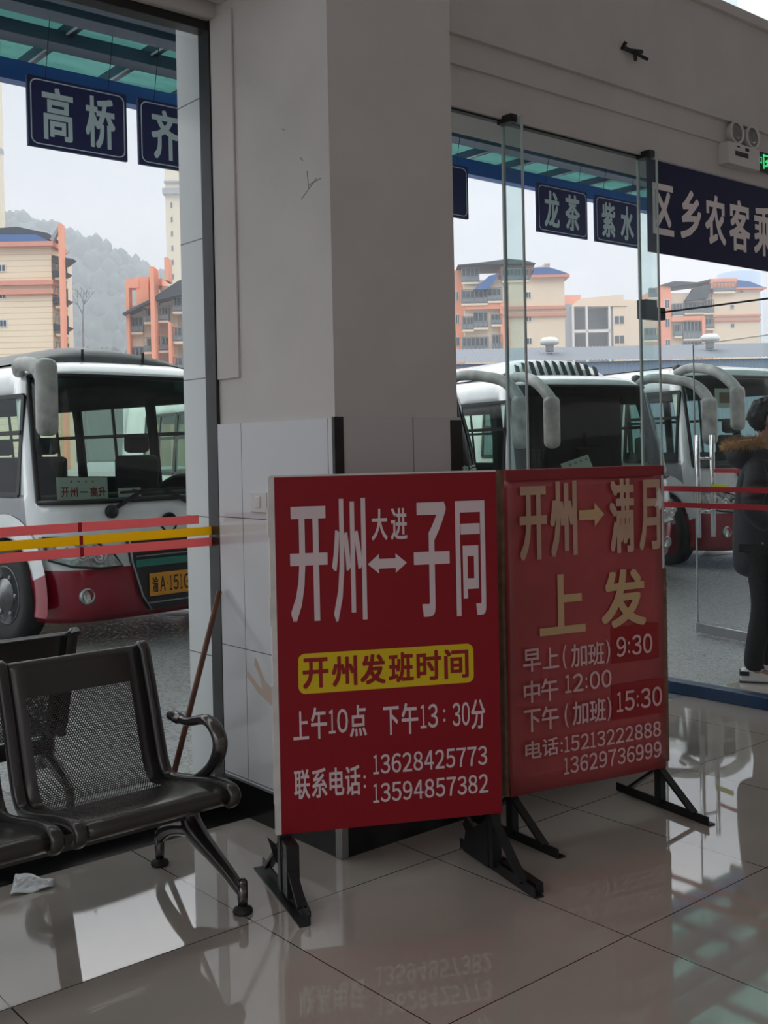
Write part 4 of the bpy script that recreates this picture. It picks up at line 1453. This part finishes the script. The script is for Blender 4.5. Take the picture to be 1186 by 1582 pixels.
        part('louvre', b, M_bustrim, po)
    # roof marker lamps
    for xx in (0.12, 1.93):
        b = MB().ball((xx, bus_front(2.26)+0.25, 2.30), (0.05, 0.07, 0.045), sub=2)
        part('marker_lamp', b, M_buspod, t)
    return t

BUS_A = (3.40, 7.94)
a1 = math.radians(-6)
bus1 = make_bus((BUS_A[0]+0.0, BUS_A[1], -0.002), a1, 'white and red bus with route card in the windscreen, left of the pillar', fwd=0.2, drop=0.62,
                plate=[('渝', 0.06), ('Ａ', 0.055), ('·', 0.012), ('１', 0.025), ('５', 0.05), ('１', 0.025), ('Ｇ', 0.055), ('９', 0.05)])
a2 = math.radians(8)
def bus_right(xr, yr, al, **k):
    return make_bus((xr-2.05*math.cos(al), yr+2.05*math.sin(al), -0.002), al, **k)
bus2 = bus_right(7.96, 7.67, math.radians(10), label='bus half hidden by the pillar with white characters on its windscreen, second in the row', fwd=0.75, drop=0.55, pod='none')
bus3 = bus_right(10.46, 7.14, math.radians(14), label='white bus with louvred roof unit, seen between the two glass fins', fwd=0.75, drop=0.55, pod='louvre', dark=True)
bus4 = bus_right(13.18, 6.80, math.radians(14), label='white and red bus farthest right, seen behind the glass door and the person', fwd=0.85, drop=0.5, pod='none')
bus4.scale = (1, 1, 1.07)

# cards on the dashboards
def card(M, w, h, items, label, dcol=M_inkred):
    t = thing('route_card', label, 'card', M.translation, 0)
    b = MB().box(0, w, 0, 0.004, 0, h, M=M)
    c = part('card', b, M_card, t, True)
    U = M.to_3x3() @ Vector((1, 0, 0))
    V = M.to_3x3() @ Vector((0, 0, 1))
    small, big = items
    if big:
        part('lettering', text_mb(big, M.translation, U, V), dcol, c, True)
    if small:
        part('lettering', text_mb(small, M.translation, U, V), M_black, c, True)
    return t
MB1 = Matrix.Translation((BUS_A[0], BUS_A[1], 0)) @ Matrix.Rotation(-a1, 4, 'Z')
Mc = MB1 @ Matrix.Translation((0.18, 0.30, 1.17)) @ Matrix.Rotation(-0.12, 4, 'X') @ Matrix.Rotation(0.03, 4, 'Y')
card(Mc, 0.46, 0.185, ([('县', 0.12, 0.14, 0.14, 0.16, 0.03), ('内', 0.185, 0.205, 0.14, 0.16, 0.03), ('汽', 0.25, 0.27, 0.14, 0.16, 0.03), ('车', 0.315, 0.335, 0.14, 0.16, 0.03), ('一', 0.20, 0.27, 0.06, 0.07, 0.06)],
                       [('开', 0.035, 0.105, 0.025, 0.105, 0.03), ('州', 0.112, 0.182, 0.025, 0.105, 0.03), ('高', 0.295, 0.365, 0.025, 0.105, 0.03), ('升', 0.372, 0.440, 0.025, 0.105, 0.03)]),
     'white route card with red characters behind the windscreen of the left bus')
Mc = MB1 @ Matrix.Translation((0.74, 0.30, 1.17)) @ Matrix.Rotation(-0.12, 4, 'X')
card(Mc, 0.22, 0.075, ([], []), 'small blank white card right of the route card in the left bus')

def busM(o):
    return ROOTM[o.name]
Mc = busM(bus3) @ Matrix.Translation((0.62, 0.30, 1.175)) @ Matrix.Rotation(-0.25, 4, 'X') @ Matrix.Rotation(-0.25, 4, 'Y')
card(Mc, 0.40, 0.16, ([('一', 0.05, 0.12, 0.03, 0.045, 0.05), ('至', 0.10, 0.13, 0.10, 0.13, 0.03), ('内', 0.18, 0.21, 0.10, 0.13, 0.03), ('汽', 0.26, 0.29, 0.10, 0.13, 0.03), ('车', 0.34, 0.37, 0.10, 0.13, 0.03)], []),
     'tilted white route card behind the windscreen of the bus between the glass fins')
Mc = busM(bus4) @ Matrix.Translation((0.42, 0.36, 1.95))
pc = thing('notice_card', 'white framed paper notice inside the windscreen of the farthest right bus', 'card', Mc.translation, 0)
part('sheet', MB().box(0, 0.30, 0, 0.004, 0, 0.24, M=Mc), M_card, pc, True)
part('picture', MB().box(0.07, 0.24, -0.002, 0, 0.06, 0.19, M=Mc), M_wood, pc, True)
wsc = outline(1.3, 0.012)
pa, pb2 = wsc[NFRONT0+7+6], wsc[NFRONT0+7+10]
MB2 = busM(bus2)
tb = text_mb([('开', 0.0, 0.10, 0.16, 0.28, 0.03)]+[(c, -0.02+0.105*k, 0.075+0.105*k, 0.0, 0.13, 0.03) for k, c in enumerate('州中心客运')], MB2 @ Vector((1.40, pa.y-0.02, 1.22)), MB2.to_3x3() @ Vector((1, 0.16, 0)), MB2.to_3x3() @ Vector((0, 0.2, 1)))
part('windscreen_lettering', tb, M_card, bus2, True)

# scraps of paper on the yard
for nm, pts, lab in (('paper_scrap', [(1083, 859), (1090, 849), (1139, 847), (1141, 854)], 'large white sheet of paper lying on the ground under the farthest right bus'),
                     ('paper_scrap', [(252, 948), (275, 945), (293, 938), (296, 946), (280, 950)], 'small white litter scrap on the ground under the front of the left bus')):
    b = MB()
    P = [px(x, y, Z=0.01) for x, y in pts]
    n = len(P)
    b._faces(P+[p+Vector((0, 0, 0.004)) for p in P], [tuple(range(n)), tuple(range(2*n-1, n-1, -1))]+[(i, (i+1) % n, (i+1) % n+n, i+n) for i in range(n)], 0)
    b.xform(Matrix.Translation((0, 0, -0.012)))
    solo(nm, b, M_card, lab, 'litter', 'scraps of paper on the yard')

# eye emblem on the side of the left bus
b = MB()
xs_ = -0.004
b.prism([(1.28, 0.86), (1.42, 0.93), (1.56, 0.86), (1.42, 0.82)], 0, 0.002, M=Matrix(((0, 1, 0, xs_), (1, 0, 0, 0), (0, 0, 1, 0), (0, 0, 0, 1))))
part('side_emblem', b, M_black, bus1)

# ------------------------------------------------------------------ buildings beyond the yard
def bld(name, label, D, refx, ang, group='apartment blocks beyond the yard'):
    p = px(refx, 690, D=D)
    rz = -YAW+ang
    t = thing(name, label, 'building', (p.x, p.y, 0), rz, group)
    s = D/FPX
    def X(x):
        return (x-refx)*s
    def Z(x, y):
        return px(x, y, D=D).z
    return t, s, X, Z

def win(t, x0, x1, z0, z1, y=0.0, frame=True):
    b = MB().box(x0, x1, y-0.10, y+0.05, z0, z1)
    f = part('window', b, M_winframe, t)
    g = MB()
    m = (x0+x1)/2
    e = min(0.12, (x1-x0)*0.12)
    g.box(x0+e, m-e/2, y-0.14, y-0.08, z0+e, z1-e).box(m+e/2, x1-e, y-0.14, y-0.08, z0+e, z1-e)
    part('pane', g, M_winglass, f)

def balcony(t, x0, x1, z0, z1, y, d):
    """caged balcony: slab, flat panel coloured as the shade inside, bars"""
    b = MB().box(x0, x1, y-d, y, z0-0.25, z0)
    sl = part('balcony', b, M_cream, t)
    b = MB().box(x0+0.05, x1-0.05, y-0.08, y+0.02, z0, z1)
    part('shade_panel', b, M_balcdark, sl)
    b = MB()
    n = max(3, int((x1-x0)/0.5))
    for k in range(n+1):
        x = x0+(x1-x0)*k/n
        b.box(x-0.05, x+0.05, y-d, y-d+0.08, z0, z1)
    for z in (z0+0.1, z0+(z1-z0)*0.4, z1):
        b.box(x0, x1, y-d, y-d+0.08, z-0.06, z+0.06)
    b.box(x0, x1, y-d, y-d+0.06, z0, z0+(z1-z0)*0.35)
    part('bars', b, M_railing, sl)
    return sl

# A: tan tiled block at far left
t, s, X, Z = bld('apartment_block', 'cream tiled apartment block with a blue roof and orange fin, at far left', 115, 0, 0.0)
b = MB().box(X(-160), X(86), 0, 4, 0, Z(40, 383))
part('wall', b, M_creamtile, t)
b = MB()
for y_ in (438, 452):
    b.box(X(-160), X(90), -0.5, 4, Z(40, y_)-0.25, Z(40, y_)+0.25)
b.box(X(-160), X(93), -0.9, 4.5, Z(50, 383), Z(50, 376))
part('ledge', b, M_roofpink, t)
b = MB().prism([(X(-160), Z(0, 377)), (X(90), Z(0, 378)), (X(66), Z(0, 366)), (X(-150), Z(0, 362))], -0.6, 6)
part('roof_tiles', b, M_roofblue, t)
b = MB().prism([(X(-160), Z(0, 368)), (X(92), Z(0, 371)), (X(80), Z(0, 361)), (X(32), Z(0, 350)), (X(-160), Z(0, 360))], 0.5, 3)
part('roof', b, M_roofdark, t)
for y_ in (415, 457, 500):
    win(t, X(4), X(16), Z(0, y_+6), Z(0, y_-6))
win(t, X(2), X(15), Z(0, 384.5), Z(0, 378.5))
b = MB().box(X(102), X(107), -1.0, 0.2, 0, Z(105, 349))
b.prism([(X(87), Z(90, 372)), (X(102), Z(100, 349)), (X(102), Z(100, 356)), (X(92), Z(95, 375))], -0.6, 0.1, mi=1)
part('fin', b, [M_orange, M_greywall], t)
for y_ in (408, 452, 495, 538):
    balcony(t, X(89), X(103), Z(95, y_+20), Z(95, y_-10), 2.0, 1.6)
b = MB().box(X(84), X(101), 2.0, 4, 0, Z(95, 392))
part('side_wing', b, M_cream, t)
b = MB()
for y_ in (400, 422, 464, 505):
    b.prism([(X(87), Z(95, y_+(4))), (X(87), Z(95, y_-6)), (X(119 if y_ == 400 else 112), Z(95, y_+0.5)), (X(106), Z(95, y_+10 if y_ == 400 else y_+5))], 0.2, 1.6)
part('awning', b, M_roofdark, t)

# B: orange framed block left of the tiled column
t, s, X, Z = bld('apartment_block', 'orange and grey apartment block with an open roof frame, beside the tiled column', 125, 202, 0.0)
b = MB().box(X(204), X(330), 1.0, 14, 0, Z(240, 470)).box(X(250), X(330), 1.0, 14, 0, Z(260, 440))
part('wall', b, M_cream, t)
b = MB()
b.box(X(201), X(206), -0.5, 1.2, 0, Z(203, 446)).box(X(201), X(222), -0.5, 1.2, Z(210, 446), Z(210, 432)).box(X(217), X(236), -0.4, 3.5, Z(225, 476), Z(225, 429))
b.box(X(222), X(254), 0.5, 3.5, Z(240, 441), Z(240, 430)).box(X(243.5), X(249.5), -2.2, 0.5, 0, Z(246, 417)).box(X(266), X(271), -2.2, 0.5, Z(268, 438), Z(268, 403)).box(X(267), X(271), -1.2, 1, 0, Z(268, 500))
part('orange_frame', b, M_orange, t)
b = MB().prism([(X(199), Z(200, 489)), (X(199), Z(200, 486)), (X(246), Z(240, 463)), (X(285), Z(280, 437)), (X(330), Z(280, 425)), (X(330), Z(280, 450)), (X(246), Z(240, 468))], -1.5, 4)
part('roof', b, M_roofdark, t)
for k in range(3):
    balcony(t, X(206), X(224), Z(215, 513+46*k), Z(215, 490+46*k), 1.0, 0.8)
    balcony(t, X(227), X(244), Z(235, 498+46*k), Z(235, 476+46*k), 1.0, 1.3)
    balcony(t, X(250), X(265), Z(258, 496+46*k), Z(258, 474+46*k), 1.0, 1.3)
    balcony(t, X(272), X(292), Z(280, 482+46*k), Z(280, 460+46*k), 1.0, 1.3)

# towers
t, s, X, Z = bld('tower_block', 'pale yellow tower edge at the far left behind the tiled block', 190, -60, 0.0, 'high rise towers')
b = MB().box(X(-250), X(12), 0, 1.5, 0, Z(0, 20))
part('wall', b, M_tower, t)
b = MB().box(X(-250), X(12.6), -0.6, 1.5, Z(0, 238), Z(0, 230))
part('ledge', b, M_greywall, t)
t, s, X, Z = bld('tower_block', 'pale tower rising behind the orange block next to the tiled column', 220, 266, 0.0, 'high rise towers')
b = MB().box(X(264), X(340), 0, 12, 0, Z(266, 180))
part('wall', b, M_tower, t)
b = MB().box(X(261), X(340), -1.0, 16, Z(266, 302), Z(266, 293)).box(X(263), X(340), -0.5, 16, Z(266, 284), Z(266, 281))
part('ledge', b, M_greywall, t)
for k in range(6):
    b = MB().box(X(272), X(274.5), -0.12, 0.1, Z(272, 322+22*k), Z(272, 314+22*k))
    part('window', b, M_winglass, t)
t, s, X, Z = bld('tower_block', 'hazy blue glass tower far behind the right apartment block', 330, 1125, 0.0, 'high rise towers')
b = MB()
b.lathe([(X(1158), 0), (X(1158), Z(1150, 419)), (X(1150), Z(1150, 416))], (X(1156), X(1158), 0), n=32)
part('wall', b, M_bluetower, t)

# C: cream and orange block between the pillar and the first glass fins
t, s, X, Z = bld('apartment_block', 'cream and orange apartment block with caged balconies, right of the pillar', 140, 790, 0.0)
b = MB().box(X(790), X(876), 0, 12, 0, Z(830, 428))
b.box(X(722), X(792), 0.5, 12, 0, Z(760, 432))
part('wall', b, M_cream, t)
b = MB().box(X(690), X(723), 2.0, 12, 0, Z(705, 414)).box(X(776), X(790), -0.3, 1, 0, Z(780, 468)).box(X(722), X(778), -0.2, 1, Z(750, 478), Z(750, 467)).box(X(780), X(832), 1, 9, Z(800, 434), Z(800, 409))
part('orange_wall', b, M_orange, t)
b = MB()
for y_ in (476, 487):
    b.box(X(779), X(878), -0.4, 12, Z(830, y_)-0.2, Z(830, y_)+0.2)
b.box(X(824), X(883), -0.8, 13, Z(850, 430), Z(850, 426))
part('ledge', b, M_roofpink, t)
b = MB().prism([(X(826), Z(850, 426)), (X(884), Z(850, 426)), (X(872), Z(850, 421)), (X(852), Z(850, 414.5)), (X(830), Z(850, 414.5))], -0.6, 8)
b.prism([(X(735), Z(750, 449)), (X(760), Z(750, 428)), (X(776), Z(750, 425)), (X(758), Z(750, 448))], -0.9, 1.0)
part('roof_tiles', b, M_roofblue, t)
b = MB().prism([(X(712), Z(750, 410)), (X(748), Z(750, 407)), (X(790), Z(760, 402)), (X(815), Z(800, 404)), (X(832), Z(800, 409)), (X(748), Z(750, 410))], -0.6, 7)
part('roof', b, M_roofdark, t)
b = MB().box(X(851), X(860), 3, 8, Z(855, 418), Z(855, 401)).prism([(X(830), Z(840, 410)), (X(860), Z(860, 401)), (X(860), Z(860, 405)), (X(840), Z(840, 412))], 3, 8)
part('stair_head', b, M_cream, t)
for y_ in (456, 492, 527):
    win(t, X(816), X(824.5), Z(820, y_+5), Z(820, y_-5))
    win(t, X(709), X(715), Z(712, y_+6), Z(712, y_-9), 2.0)
balcony(t, X(718), X(745), Z(730, 436), Z(730, 414), 0.5, 0.4)
balcony(t, X(780), X(822), Z(800, 434), Z(800, 416), 0.2, 0.4)
for (x0, x1, ya, yb) in ((717, 757, 470, 449), (757, 779, 466, 446), (718, 735, 510, 490), (735, 757, 507, 483), (762, 778, 502, 486), (717, 757, 545, 522), (763, 778, 540, 518)):
    balcony(t, X(x0), X(x1), Z(x0, ya), Z(x0, yb), 0.5, 0.9)

# D: lower grey block in the middle
t, s, X, Z = bld('apartment_block', 'low grey block with white columns between the cream blocks', 188, 880, 0.0)
b = MB().box(X(876), X(888), 0, 10, 0, Z(882, 470)).box(X(944), X(1010), 0, 10, 0, Z(970, 472)).box(X(884), X(950), 2.2, 10, 0, Z(910, 474))
part('wall', b, M_greywall, t)
b = MB().box(X(950), X(1010), -0.3, 0.4, 0, Z(970, 474))
part('cream_wall', b, M_cream, t)
b = MB().box(X(874), X(903), 1, 7, Z(885, 472), Z(885, 455))
part('roof_room', b, M_orange, t)
b = MB().prism([(X(884), Z(900, 474)), (X(900), Z(900, 462)), (X(966), Z(940, 456)), (X(966), Z(940, 464)), (X(988), Z(960, 466)), (X(988), Z(960, 474))], -0.5, 3)
part('parapet', b, M_cream, t)
b = MB()
for x in (888, 909, 944):
    b.box(X(x)-0.18, X(x)+0.18, -0.5, 0, 0, Z(910, 474))
b.box(X(888), X(946), -0.5, 0.4, Z(910, 512)-0.25, Z(910, 512)+0.25)
part('column', b, M_winframe, t)
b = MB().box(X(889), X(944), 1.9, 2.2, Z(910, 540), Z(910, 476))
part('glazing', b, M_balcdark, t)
for y_ in (495, 525):
    win(t, X(951), X(967), Z(958, y_+7), Z(958, y_-7), -0.3)

# E: right block
t, s, X, Z = bld('apartment_block', 'cream and orange apartment block at far right, below the blue banner', 165, 1105, 0.0)
b = MB().box(X(1104), X(1177), 0, 12, 0, Z(1140, 447)).box(X(1038), X(1106), 0.5, 12, 0, Z(1070, 452)).box(X(996), X(1026), 1.5, 12, 0, Z(1010, 460))
part('wall', b, M_cream, t)
b = MB().box(X(1023), X(1040), 0, 12, 0, Z(1030, 441)).box(X(1100), X(1142), -0.2, 10, Z(1120, 446), Z(1120, 431)).box(X(1086), X(1091), -0.5, 1, 0, Z(1088, 490)).box(X(1040), X(1090), -0.3, 1, Z(1060, 497), Z(1060, 489)).box(X(1150), X(1157), 4, 6, Z(1150, 440), Z(1150, 425))
part('orange_wall', b, M_orange, t)
b = MB().box(X(1138), X(1185), -0.8, 13, Z(1160, 448), Z(1160, 445))
for y_ in (488, 495):
    b.box(X(1104), X(1178), -0.3, 12, Z(1140, y_)-0.15, Z(1140, y_)+0.15)
part('ledge', b, M_roofpink, t)
b = MB().prism([(X(1140), Z(1160, 445)), (X(1184), Z(1160, 446)), (X(1160), Z(1160, 436)), (X(1142), Z(1140, 434))], -0.6, 8)
part('roof_tiles', b, M_roofblue, t)
b = MB().prism([(X(1060), Z(1070, 466)), (X(1075), Z(1080, 446)), (X(1100), Z(1090, 440)), (X(1095), Z(1090, 462))], -0.9, 1.0)
b.prism([(X(1023), Z(1030, 441)), (X(1045), Z(1050, 435)), (X(1080), Z(1080, 437)), (X(1100), Z(1100, 432)), (X(1100), Z(1100, 436)), (X(1040), Z(1050, 443))], -0.4, 6)
part('roof', b, M_roofdark, t)
for y_ in (474, 503, 535):
    win(t, X(1131), X(1137), Z(1134, y_+3.5), Z(1134, y_-3.5))
    win(t, X(1030), X(1038), Z(1034, y_-4+7), Z(1034, y_-4-7))
win(t, X(1146), X(1152), Z(1148, 453), Z(1148, 449))
for (x0, x1, ya, yb) in ((1042, 1058, 488, 470), (1060, 1090, 484, 468), (1090, 1105, 484, 464), (1044, 1056, 520, 502), (1058, 1086, 524, 496), (1092, 1105, 508, 492), (1058, 1090, 545, 528), (1104, 1137, 452, 438), (998, 1018, 526, 508), (1006, 1020, 460, 446)):
    balcony(t, X(x0), X(x1), Z(x0, ya), Z(x0, yb), 0.4 if x1 < 1104 or x0 < 1100 else 0.0, 0.7)

# long corrugated shed
SA, SB = px(640, 553, D=62), px(1260, 571, D=62)
SA.z = SB.z = 6.35
uu = (SB-SA)
uu.z = 0
LS = uu.length
uu.normalize()
sh = thing('storage_shed', 'long grey corrugated shed roof behind the right hand buses', 'shed', ((SA.x+SB.x)/2, (SA.y+SB.y)/2, 0), math.atan2(uu.y, uu.x))
rows = []
nC = 220
for f_ in (0, 1):
    rows.append([Vector((-LS/2+LS*k/nC, 0.0 if f_ == 0 else 7.0, (6.35 if f_ == 0 else 7.75)+(0.06 if k % 2 else 0))) for k in range(nC+1)])
part('roof', MB().grid(rows, smooth=False), M_corr, sh)
rows = []
for z in (0, 6.3):
    rows.append([Vector((-LS/2+LS*k/nC, 0.25+(0.06 if k % 2 else 0), z)) for k in range(nC+1)])
part('wall', MB().grid(rows, smooth=False), M_corrwall, sh)
for k, xx in enumerate((-14.5, -3.2, 6.5, 16.0)):
    pos = xx
    b = MB().lathe([(0.25, 7.2), (0.25, 7.6), (0.55, 7.65), (0.6, 7.85), (0.4, 8.05), (0.0, 8.1)], (pos, 3.5, 0), n=16)
    part('roof_vent', b, M_winframe, sh)

# wooded hill in the haze, with trees on its ridge
random.seed(11)
H0 = px(-150, 690, D=430)
H1 = px(520, 690, D=430)
hu = (H1-H0)
hu.z = 0
HL = hu.length
hu.normalize()
hv = Vector((-hu.y, hu.x, 0))
if hv.dot(fw) < 0:
    hv = -hv
ridge = [(-150, 335), (0, 345), (60, 352), (90, 368), (110, 378), (150, 392), (200, 418), (240, 438), (300, 465), (400, 500), (520, 540)]
NX, NY = 120, 24
rows = []
for j in range(NY+1):
    v = j/NY
    row = []
    for i in range(NX+1):
        xx = -150+670*i/NX
        yr = interp([(a, c) for a, c in ridge], xx)
        zt = (698-yr)*460/FPX
        z = zt*math.sin(min(1, v*1.25)*PI/2)+random.uniform(-1.3, 1.8)*(0.3+v)
        row.append(H0+hu*(HL*i/NX)+hv*(v*160-110)+Vector((0, 0, -H0.z+max(0, z))))
    rows.append(row)
rows_h = rows
b = MB().grid(rows)
solo('hill', b, M_hill, struct=True)
def tree(name, base, h, label, seed):
    random.seed(seed)
    b = MB()
    def br(p, d, L, r, n):
        q = p+d*L
        b.tube([p, p.lerp(q, 0.5)+Vector((random.uniform(-.04, .04)*L, 0, 0)), q], [r, r*0.85, r*0.65], 5)
        if n == 0:
            return
        for _ in range(3):
            e = (d+Vector((random.uniform(-.7, .7), random.uniform(-.7, .7), random.uniform(0.0, .6)))).normalized()
            br(q, e, L*random.uniform(0.55, 0.75), r*0.6, n-1)
    b.tube([(base[0], base[1], -0.02), base], h*0.024, 6)
    br(Vector(base), Vector((0, 0, 1)), h*0.36, h*0.022, 4)
    solo(name, b, M_bark, label, 'tree')
random.seed(21)
b = MB()
for _ in range(900):
    i = random.randrange(NX+1)
    j = random.randrange(6, NY+1)
    p = rows_h[j][i]
    r = random.uniform(1.6, 3.6)
    b.ball((p.x, p.y, p.z+r*0.5), (r*random.uniform(0.7, 1), r, r*random.uniform(0.9, 1.6)), sub=1)
o = solo('forest', b, M_hill, 'hazy woodland covering the hill behind the bus station', 'trees')
o['kind'] = 'stuff'
pb = px(128, 505, D=200)
tree('bare_tree', (pb.x, pb.y, pb.z-1), 9, 'bare leafless tree in the haze below the hill', 5)
# low bushy bank in front of the hill
rows = []
B0, B1 = px(60, 520, D=230), px(330, 530, D=230)
random.seed(4)
for j in range(7):
    row = []
    for i in range(60):
        p = B0.lerp(B1, i/59)
        hz = (0, 4, 8, 11, 12, 10, 0)[j]/12*(B0.z-2+random.uniform(-1.5, 1.5))
        row.append(Vector((p.x, p.y, 0))+hv*(j*5-5)+Vector((0, 0, max(0, hz))))
    rows.append(row)
solo('shrub_bank', MB().grid(rows), M_hill, struct=True)

# ------------------------------------------------------------------ person in the doorway
PX, PY = 6.30, 3.76
face = -0.99
pe = thing('person', 'person in a dark parka with fur trimmed hood and white sneakers, standing in the doorway', 'person', (PX, PY, 0), face)
# local: x forward, y to the person's left, z up
nodes = [((0.0, 0, 0.93), 0.095), ((0.0, 0, 1.10), (0.10, 0.085)), ((0.0, 0, 1.26), (0.115, 0.10)), ((0.01, 0, 1.36), (0.10, 0.08)), ((0.03, 0, 1.47), 0.05), ((0.055, 0, 1.56), 0.052),
         ((0.07, 0, 1.64), 0.085), ((0.075, 0, 1.71), 0.075)]
edges = [(i, i+1) for i in range(7)]
def chain(start, pts):
    k = start
    for p, r in pts:
        nodes.append((p, r))
        edges.append((k, len(nodes)-1))
        k = len(nodes)-1
    return k
for s in (-1, 1):
    chain(0, [((0.0, 0.09*s, 0.86), 0.085), ((0.03+0.02*s, 0.10*s, 0.50), 0.058), ((0.0+0.05*s, 0.10*s, 0.12), 0.042), ((0.0+0.05*s, 0.10*s, 0.06), 0.04), ((0.13+0.05*s, 0.11*s, 0.035), 0.035)])
    hnd = chain(3, [((0.0, 0.16*s, 1.34), 0.05), ((-0.06, 0.22*s, 1.10), 0.040), ((0.0, 0.13*s, 0.99), 0.028), ((0.015, 0.11*s, 0.975), 0.025)])
    for q in range(4):
        bz = 1.022-0.018*q
        L = (0.060, 0.068, 0.064, 0.05)[q]
        chain(hnd, [((0.035, 0.095*s, bz-0.02), 0.0105), ((0.035+L*0.3, 0.07*s, bz-0.03), 0.0095), ((0.035+L*0.4, 0.045*s, bz-0.04), 0.008)])
    chain(hnd, [((0.035, 0.095*s, 1.015), 0.0115), ((0.045, 0.07*s, 1.03), 0.0095)])
body = skin_mesh('body', nodes, edges, M_skin, pe, 2)
b = MB()
hx, hz = 0.075, 1.665
b.ball((hx+0.092, 0, hz-0.01), (0.018, 0.014, 0.022), sub=2)
part('nose', b, M_skin, body)
for s in (-1, 1):
    b = MB().ball((hx-0.005, 0.088*s, hz), (0.022, 0.012, 0.034), sub=2)
    part('ear', b, M_skin, body)
    b = MB().ball((hx+0.082, 0.032*s, hz+0.022), (0.008, 0.013, 0.007), sub=2)
    part('eye', b, M_black, body)
b = MB().box(hx+0.080, hx+0.088, -0.024, 0.024, hz-0.054, hz-0.046, bev=0.002)
part('mouth', b, mat('lips', (0.32, 0.13, 0.10), 0.5), body)
# hair: a full cap with uneven tufts, over the nape
b = MB()
random.seed(9)
b.ball((hx-0.018, 0, hz+0.025), (0.116, 0.100, 0.118), sub=4)
for v in b.bm.verts:
    if v.co.x > hx+0.05 and v.co.z < hz+0.06:
        v.co.x = hx+0.05
    if abs(v.co.y) > 0.07 and v.co.x > hx-0.03 and v.co.z < hz+0.03:
        v.co.y *= 0.7
    v.co += Vector((random.uniform(-.007, .004), random.uniform(-.006, .006), random.uniform(-.006, .010)))
part('hair', b, M_hair, body)
# parka: body and sleeves in one surface, long hem, high collar
pn_ = [((0.0, 0, 0.64), (0.175, 0.165)), ((0.0, 0, 0.76), (0.18, 0.17)), ((0.0, 0, 0.95), (0.18, 0.165)), ((0.0, 0, 1.15), (0.165, 0.155)), ((-0.005, 0, 1.30), (0.165, 0.14)), ((0.0, 0, 1.42), (0.135, 0.115)), ((0.03, 0, 1.50), 0.100)]
pe_ = [(i, i+1) for i in range(6)]
for s in (-1, 1):
    k = 4
    for p, r in (((0.0, 0.18*s, 1.34), 0.085), ((-0.06, 0.245*s, 1.11), 0.080), ((0.06, 0.17*s, 0.99), 0.066)):
        pn_.append((p, r))
        pe_.append((k, len(pn_)-1))
        k = len(pn_)-1
parka = skin_mesh('parka', pn_, pe_, M_parka, body, 2)
b = MB()
b.ball((-0.10, 0, 1.44), (0.10, 0.15, 0.09), sub=3)
part('hood', b, M_parka, parka)
# fur rim of the hood, lying round the back of the collar
b = MB()
random.seed(2)
ring = []
for k in range(31):
    a = PI*(0.42+1.16*k/30)
    ring.append(Vector((-0.03+0.155*math.cos(a), 0.150*math.sin(a), 1.525+0.02*math.cos(a))))
for c in ring:
    for q in range(70):
        d = Vector((random.gauss(0, 1), random.gauss(0, 1), random.gauss(0, 1))).normalized()
        L = random.uniform(0.035, 0.066)
        sd = d.orthogonal().normalized()*0.0035
        p0 = c+d*0.008
        v = [b.bm.verts.new(p0+sd), b.bm.verts.new(p0-sd), b.bm.verts.new(p0+d*L+Vector((0, 0, -0.008)))]
        b.bm.faces.new(v)
b.tube(ring, 0.024, 10)
part('fur_trim', b, M_fur, parka)
# trousers
tn = [((0.0, 0, 0.90), (0.13, 0.12))]
te = []
for s in (-1, 1):
    k = 0
    for p, r in (((0.0, 0.085*s, 0.80), 0.10), ((0.035+0.02*s, 0.10*s, 0.48), 0.078), ((0.0+0.05*s, 0.10*s, 0.16), 0.066), ((0.0+0.05*s, 0.10*s, 0.055), 0.07)):
        tn.append((p, r))
        te.append((k, len(tn)-1))
        k = len(tn)-1
skin_mesh('trousers', tn, te, M_trousers, body, 2)
for s in (-1, 1):
    xo, yo = 0.05*s, 0.10*s
    rows = []
    for (x, w, h) in ((-0.085, 0.02, 0.05), (-0.075, 0.034, 0.085), (-0.03, 0.04, 0.10), (0.03, 0.042, 0.095), (0.09, 0.046, 0.068), (0.15, 0.046, 0.056), (0.185, 0.036, 0.048), (0.205, 0.012, 0.036)):
        sec = []
        for q in range(13):
            a = PI*q/12
            sec.append(Vector((xo+x, yo+w*math.cos(a), 0.018+max(0, (h-0.018)*math.sin(a)**0.7))))
        sec += [Vector((xo+x, yo-w*1.03, 0.0)), Vector((xo+x, yo+w*1.03, 0.0)), sec[0].copy()]
        rows.append(sec)
    b = MB().grid(rows)
    b._faces(rows[0][:-1], [tuple(range(len(rows[0])-1))], 0)
    sn = part('sneaker', b, M_shoe, body)
    b = MB().box(xo-0.09, xo+0.20, yo-0.047, yo+0.047, 0.0, 0.010, bev=0.004)
    b.box(xo-0.088, xo-0.03, yo-0.0445, yo+0.0445, 0.045, 0.07)
    part('sole', b, M_black, sn)

# ------------------------------------------------------------------ haze over the distance
hz = bpy.data.materials.new('distant_haze')
hz.use_nodes = True
n, l = hz.node_tree.nodes, hz.node_tree.links
n.clear()
o = n.new('ShaderNodeOutputMaterial')
v = n.new('ShaderNodeVolumeScatter')
v.inputs['Color'].default_value = (0.86, 0.94, 1.0, 1)
v.inputs['Density'].default_value = 0.0020
v.inputs['Anisotropy'].default_value = 0.2
l.new(v.outputs[0], o.inputs['Volume'])
p0 = px(593, 690, D=78)
MH = Matrix.Translation((p0.x, p0.y, 0)) @ Matrix.Rotation(-YAW, 4, 'Z')
b = MB().box(-420, 420, 0, 520, 0.5, 135, M=MH)
hb = solo('haze', b, hz, struct=True)
